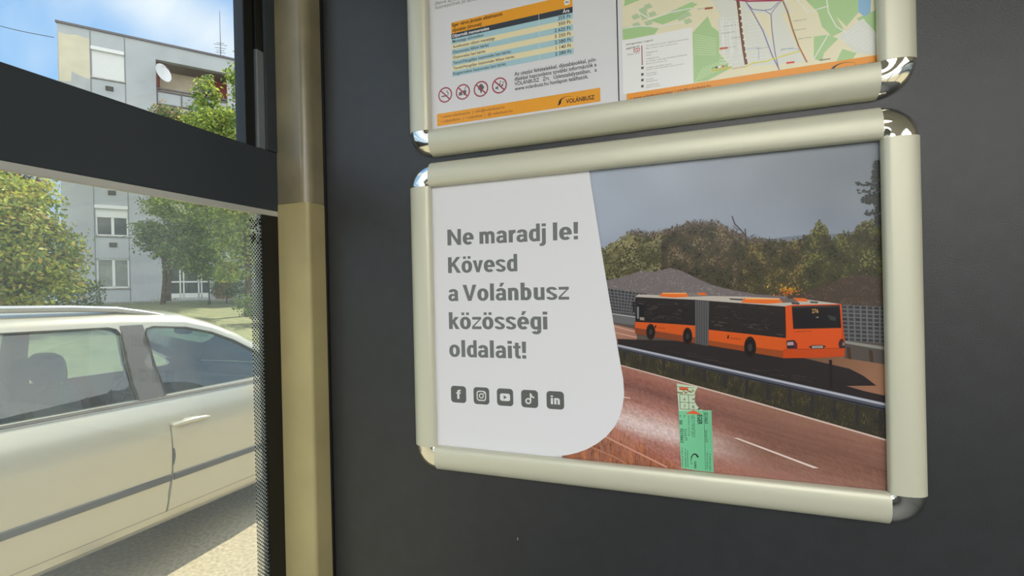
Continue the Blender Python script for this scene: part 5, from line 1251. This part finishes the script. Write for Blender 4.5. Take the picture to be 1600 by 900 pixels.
def band(ys, z0, z1, out, name, mm, parent=CAR, th=.01):
    b_ = MB(); rings = []
    for y in ys:
        a, b = (z0(y), z1(y)) if callable(z0) else (z0, z1)
        rings.append([CP(flank(y, a, -.004), y, a), CP(flank(y, a, out * .8), y, a + .004), CP(flank(y, (a + b) / 2, out), y, (a + b) / 2), CP(flank(y, b, out * .8), y, b - .004), CP(flank(y, b, -.004), y, b)])
    b_.loft(rings); return b_.build(name, mm, parent, smooth=True, angle=60)
yr = [.86 + .1 * k for k in range(25)]
tag(band([y for y in yr if y < 2.12] + [2.12], .628, .676, .012, 'side_strip', M_trim), 'black protective strip on the rear door'); tag(band([2.136 + .1 * k for k in range(11)], .628, .676, .012, 'side_strip', M_trim), 'black protective strip on the front door')
band([.84 + .1 * k for k in range(25)], 1.174, 1.194, .006, 'window_seal', M_rub)
band([.84 + .1 * k for k in range(25)], 1.164, 1.173, .004, 'bright_window_edge', M_roofrail)
def topseal(poly, name):
    b_ = MB(); b_.tube([CP(flank(y, z, .001), y, z) for y, z in poly], .006, 6); b_.build(name, M_rub, CAR)
topseal(GR, 'window_seal'); topseal(GF, 'window_seal')
g = MB(); rows = []
for y in (2.62, 2.75, 2.9, 3.05, 3.2, 3.35, 3.46):
    zg = interp(ZG, y); rows.append([CP(-x, y, BELT + (zg - BELT) * f - .012) for x, f in ((.30, 1.10), (.5, 1.165), (.905, 1.195), (1.31, 1.165), (1.51, 1.10))])
g.loft(rows, closed=False, caps=False); g.build('windscreen', M_cglass, CAR, smooth=True)
def seam(pl, name, wd):
    b_ = MB(); b_.loft([[CP(flank(y - wd, z, .004), y - wd, z), CP(flank(y + wd, z, .004), y + wd, z)] for y, z in pl], closed=False, caps=False); b_.build(name, M_gap, CAR)
seam([(y, z) for y, z in DSP[2:]], 'door_seam', .004)
band([.84 + .1 * k for k in range(25)], .432, .438, .002, 'sill_seam', M_trim)
# roof rails
for side in (0, 1):
    b_ = MB(); pts = [(.25, 1.735), (.33, 1.765), (.6, 1.785), (1.3, 1.797), (1.7, 1.799), (1.95, 1.79), (2.12, 1.765), (2.26, 1.742)]
    b_.tube([CP(-.315 if side == 0 else -1.495, y, z) for y, z in pts], [.012, .02, .022, .022, .022, .021, .018, .010], 10); b_.build('roof_rail', M_roofrail, CAR, smooth=True, angle=60)
# handle of the front door
b_ = MB(); pts = [(2.125, .998), (2.16, 1.003), (2.25, 1.006), (2.34, 1.004), (2.385, .998)]
b_.tube([CP(flank(y, z, .022 if 0 < k < 4 else .012), y, z) for k, (y, z) in enumerate(pts)], [.008, .016, .017, .015, .009], 10)
tag(b_.build('door_handle', M_paint, CAR, smooth=True, angle=60), 'silver pull handle of the front door')
b_ = MB(); yc, zc_ = 2.255, 1.0
b_.loft([[CP(flank(yc, zc_, .002), yc + .062 * cos(2 * pi * k / 20), zc_ + .042 * sin(2 * pi * k / 20)) for k in range(20)], [CP(flank(yc, zc_, -.02), yc + .05 * cos(2 * pi * k / 20), zc_ + .034 * sin(2 * pi * k / 20)) for k in range(20)]]); b_.build('handle_recess', M_roofrail, CAR)
b_ = MB(); b_.loft([[CP(flank(2.13, .79, .004 * s_), 2.131 + y * (1 if s_ else 1.1), .79 + z) for y, z in ((-.006, .06), (.006, .05), (.014, 0), (.006, -.05), (-.006, -.06))] for s_ in (0, 1)]); b_.build('door_edge_guard', M_trim, CAR)
# wheels
def wheel(y, x):
    sgn = 1 if x > -.9 else -1
    b_ = MB(); prof = [(.19, .0), (.27, .0), (.315, .01), (.33, .05), (.33, .16), (.315, .20), (.27, .21), (.19, .21)]
    rings = [[CP(x - sgn * d, y + r_ * cos(2 * pi * j / 32), .33 + r_ * sin(2 * pi * j / 32)) for r_, d in prof] for j in range(33)]
    b_.loft(rings, caps=False); o = b_.build('wheel', M_rub, CAR, smooth=True)
    h_ = MB()
    for k in range(5):
        a = 2 * pi * k / 5; u1 = Vector((0, cos(a), sin(a))); v_ = Vector((0, -sin(a), cos(a)))
        pts = [u1 * .03 + v_ * .03, u1 * .19 + v_ * .045, u1 * .19 - v_ * .045, u1 * .03 - v_ * .03]
        h_.loft([[CP(x - sgn * .03, y + p.y, .33 + p.z) for p in pts], [CP(x - sgn * .07, y + p.y, .33 + p.z) for p in pts]])
    h_.tube([CP(x - sgn * .02, y, .33), CP(x - sgn * .1, y, .33)], .055, 16); h_.build('rim', M_roofrail, o)
for y in (.50, 3.38):
    for x in (-.02, -1.79): wheel(y, x)
# cabin: seats, wheel, dashboard, mirror
def cushion(mb, c, sx, sy, sz, tilt=0.0):
    Mx = CM @ Matrix.Translation(c) @ Matrix.Rotation(tilt, 4, 'X'); rings = []
    for k in range(9):
        t_ = -1 + 2 * k / 8; e_ = (1 - abs(t_) ** 4) ** .35 if abs(t_) < 1 else .55
        rings.append([Mx @ Vector((sx * .5 * e_ * (abs(cos(a)) ** .5) * (1 if cos(a) > 0 else -1), sy * .5 * e_ * (abs(sin(a)) ** .5) * (1 if sin(a) > 0 else -1), sz * .5 * t_)) for a in [2 * pi * (j + .5) / 16 for j in range(16)]])
    mb.loft(rings)
for (x, y) in ((-.50, 1.95), (-1.31, 1.95), (-.50, .95), (-1.31, .95), (-.905, .95)):
    b_ = MB(); cushion(b_, (x, y - .12, .95), .46, .14, .72, .24); cushion(b_, (x, y + .16, .62), .46, .52, .16, 0); o = b_.build('seat', M_seat, CAR, smooth=True, angle=60)
    b_ = MB(); cushion(b_, (x, y - .26, 1.42), .28, .10, .20, .15); b_.build('headrest', M_seat, o, smooth=True, angle=60)
b_ = MB(); b_.prism([CP(-.10, 2.85, 1.0), CP(-.10, 2.95, 1.14), CP(-.10, 3.45, 1.12), CP(-.10, 3.45, .7), CP(-.10, 2.9, .7)], (-1.6, 0, 0)); b_.build('dashboard', M_int, CAR)
b_ = MB(); cx, cy, cz = -1.31, 2.62, 1.06; 
pts = [CP(cx + .185 * cos(a), cy + .185 * sin(a) * .42, cz + .185 * sin(a) * .9) for a in [2 * pi * k / 28 for k in range(29)]]
b_.tube(pts, .016, 8); b_.tube([CP(cx, cy, cz), CP(cx, cy + .25, cz - .08)], .04, 8)
for a in (0, pi, 1.5 * pi): b_.tube([CP(cx, cy, cz), CP(cx + .18 * cos(a), cy + .18 * sin(a) * .42, cz + .18 * sin(a) * .9)], .014, 6)
b_.build('steering_wheel', M_rub, CAR, smooth=True)
for sx in (0, 1):
    b_ = MB(); x0 = .02 if sx == 0 else -1.83; d = 1 if sx == 0 else -1
    Mx = CM @ Matrix.Translation((x0 + d * .10, 3.02, 1.27)); rings = []
    for k in range(7):
        t_ = -1 + 2 * k / 6; e_ = (1 - t_ ** 4) ** .5 if abs(t_) < 1 else .4
        rings.append([Mx @ Vector((t_ * .11, .05 * e_ * cos(a), .085 * e_ * sin(a))) for a in [2 * pi * j / 14 for j in range(14)]])
    b_.loft(rings); b_.tube([CP(x0 - d * .07, 3.02, 1.22), CP(x0 + d * .03, 3.02, 1.25)], .022, 8); b_.build('door_mirror', M_paint, CAR, smooth=True, angle=60)
b_ = MB(); cushion(b_, (-.905, 2.82, 1.60), .22, .03, .07, 0); b_.build('rear_view_mirror', M_rub, CAR, smooth=True)
for x in (-.42, -1.39):
    b_ = MB(); cushion(b_, (x, 4.22, .76), .42, .16, .16, -.5); b_.build('headlamp', M_lampg, CAR, smooth=True)
    b_ = MB(); cushion(b_, (x * 1.0 - (.0), -.27, .98), .24, .10, .30, .1); b_.build('tail_lamp', mat('red_lens', (150, 30, 28), rough=.15), CAR, smooth=True)
b_ = MB(); b_.box((-1.35, 4.30, .50), (-.46, 4.36, .66), M=CM); b_.build('grille', M_rub, CAR)
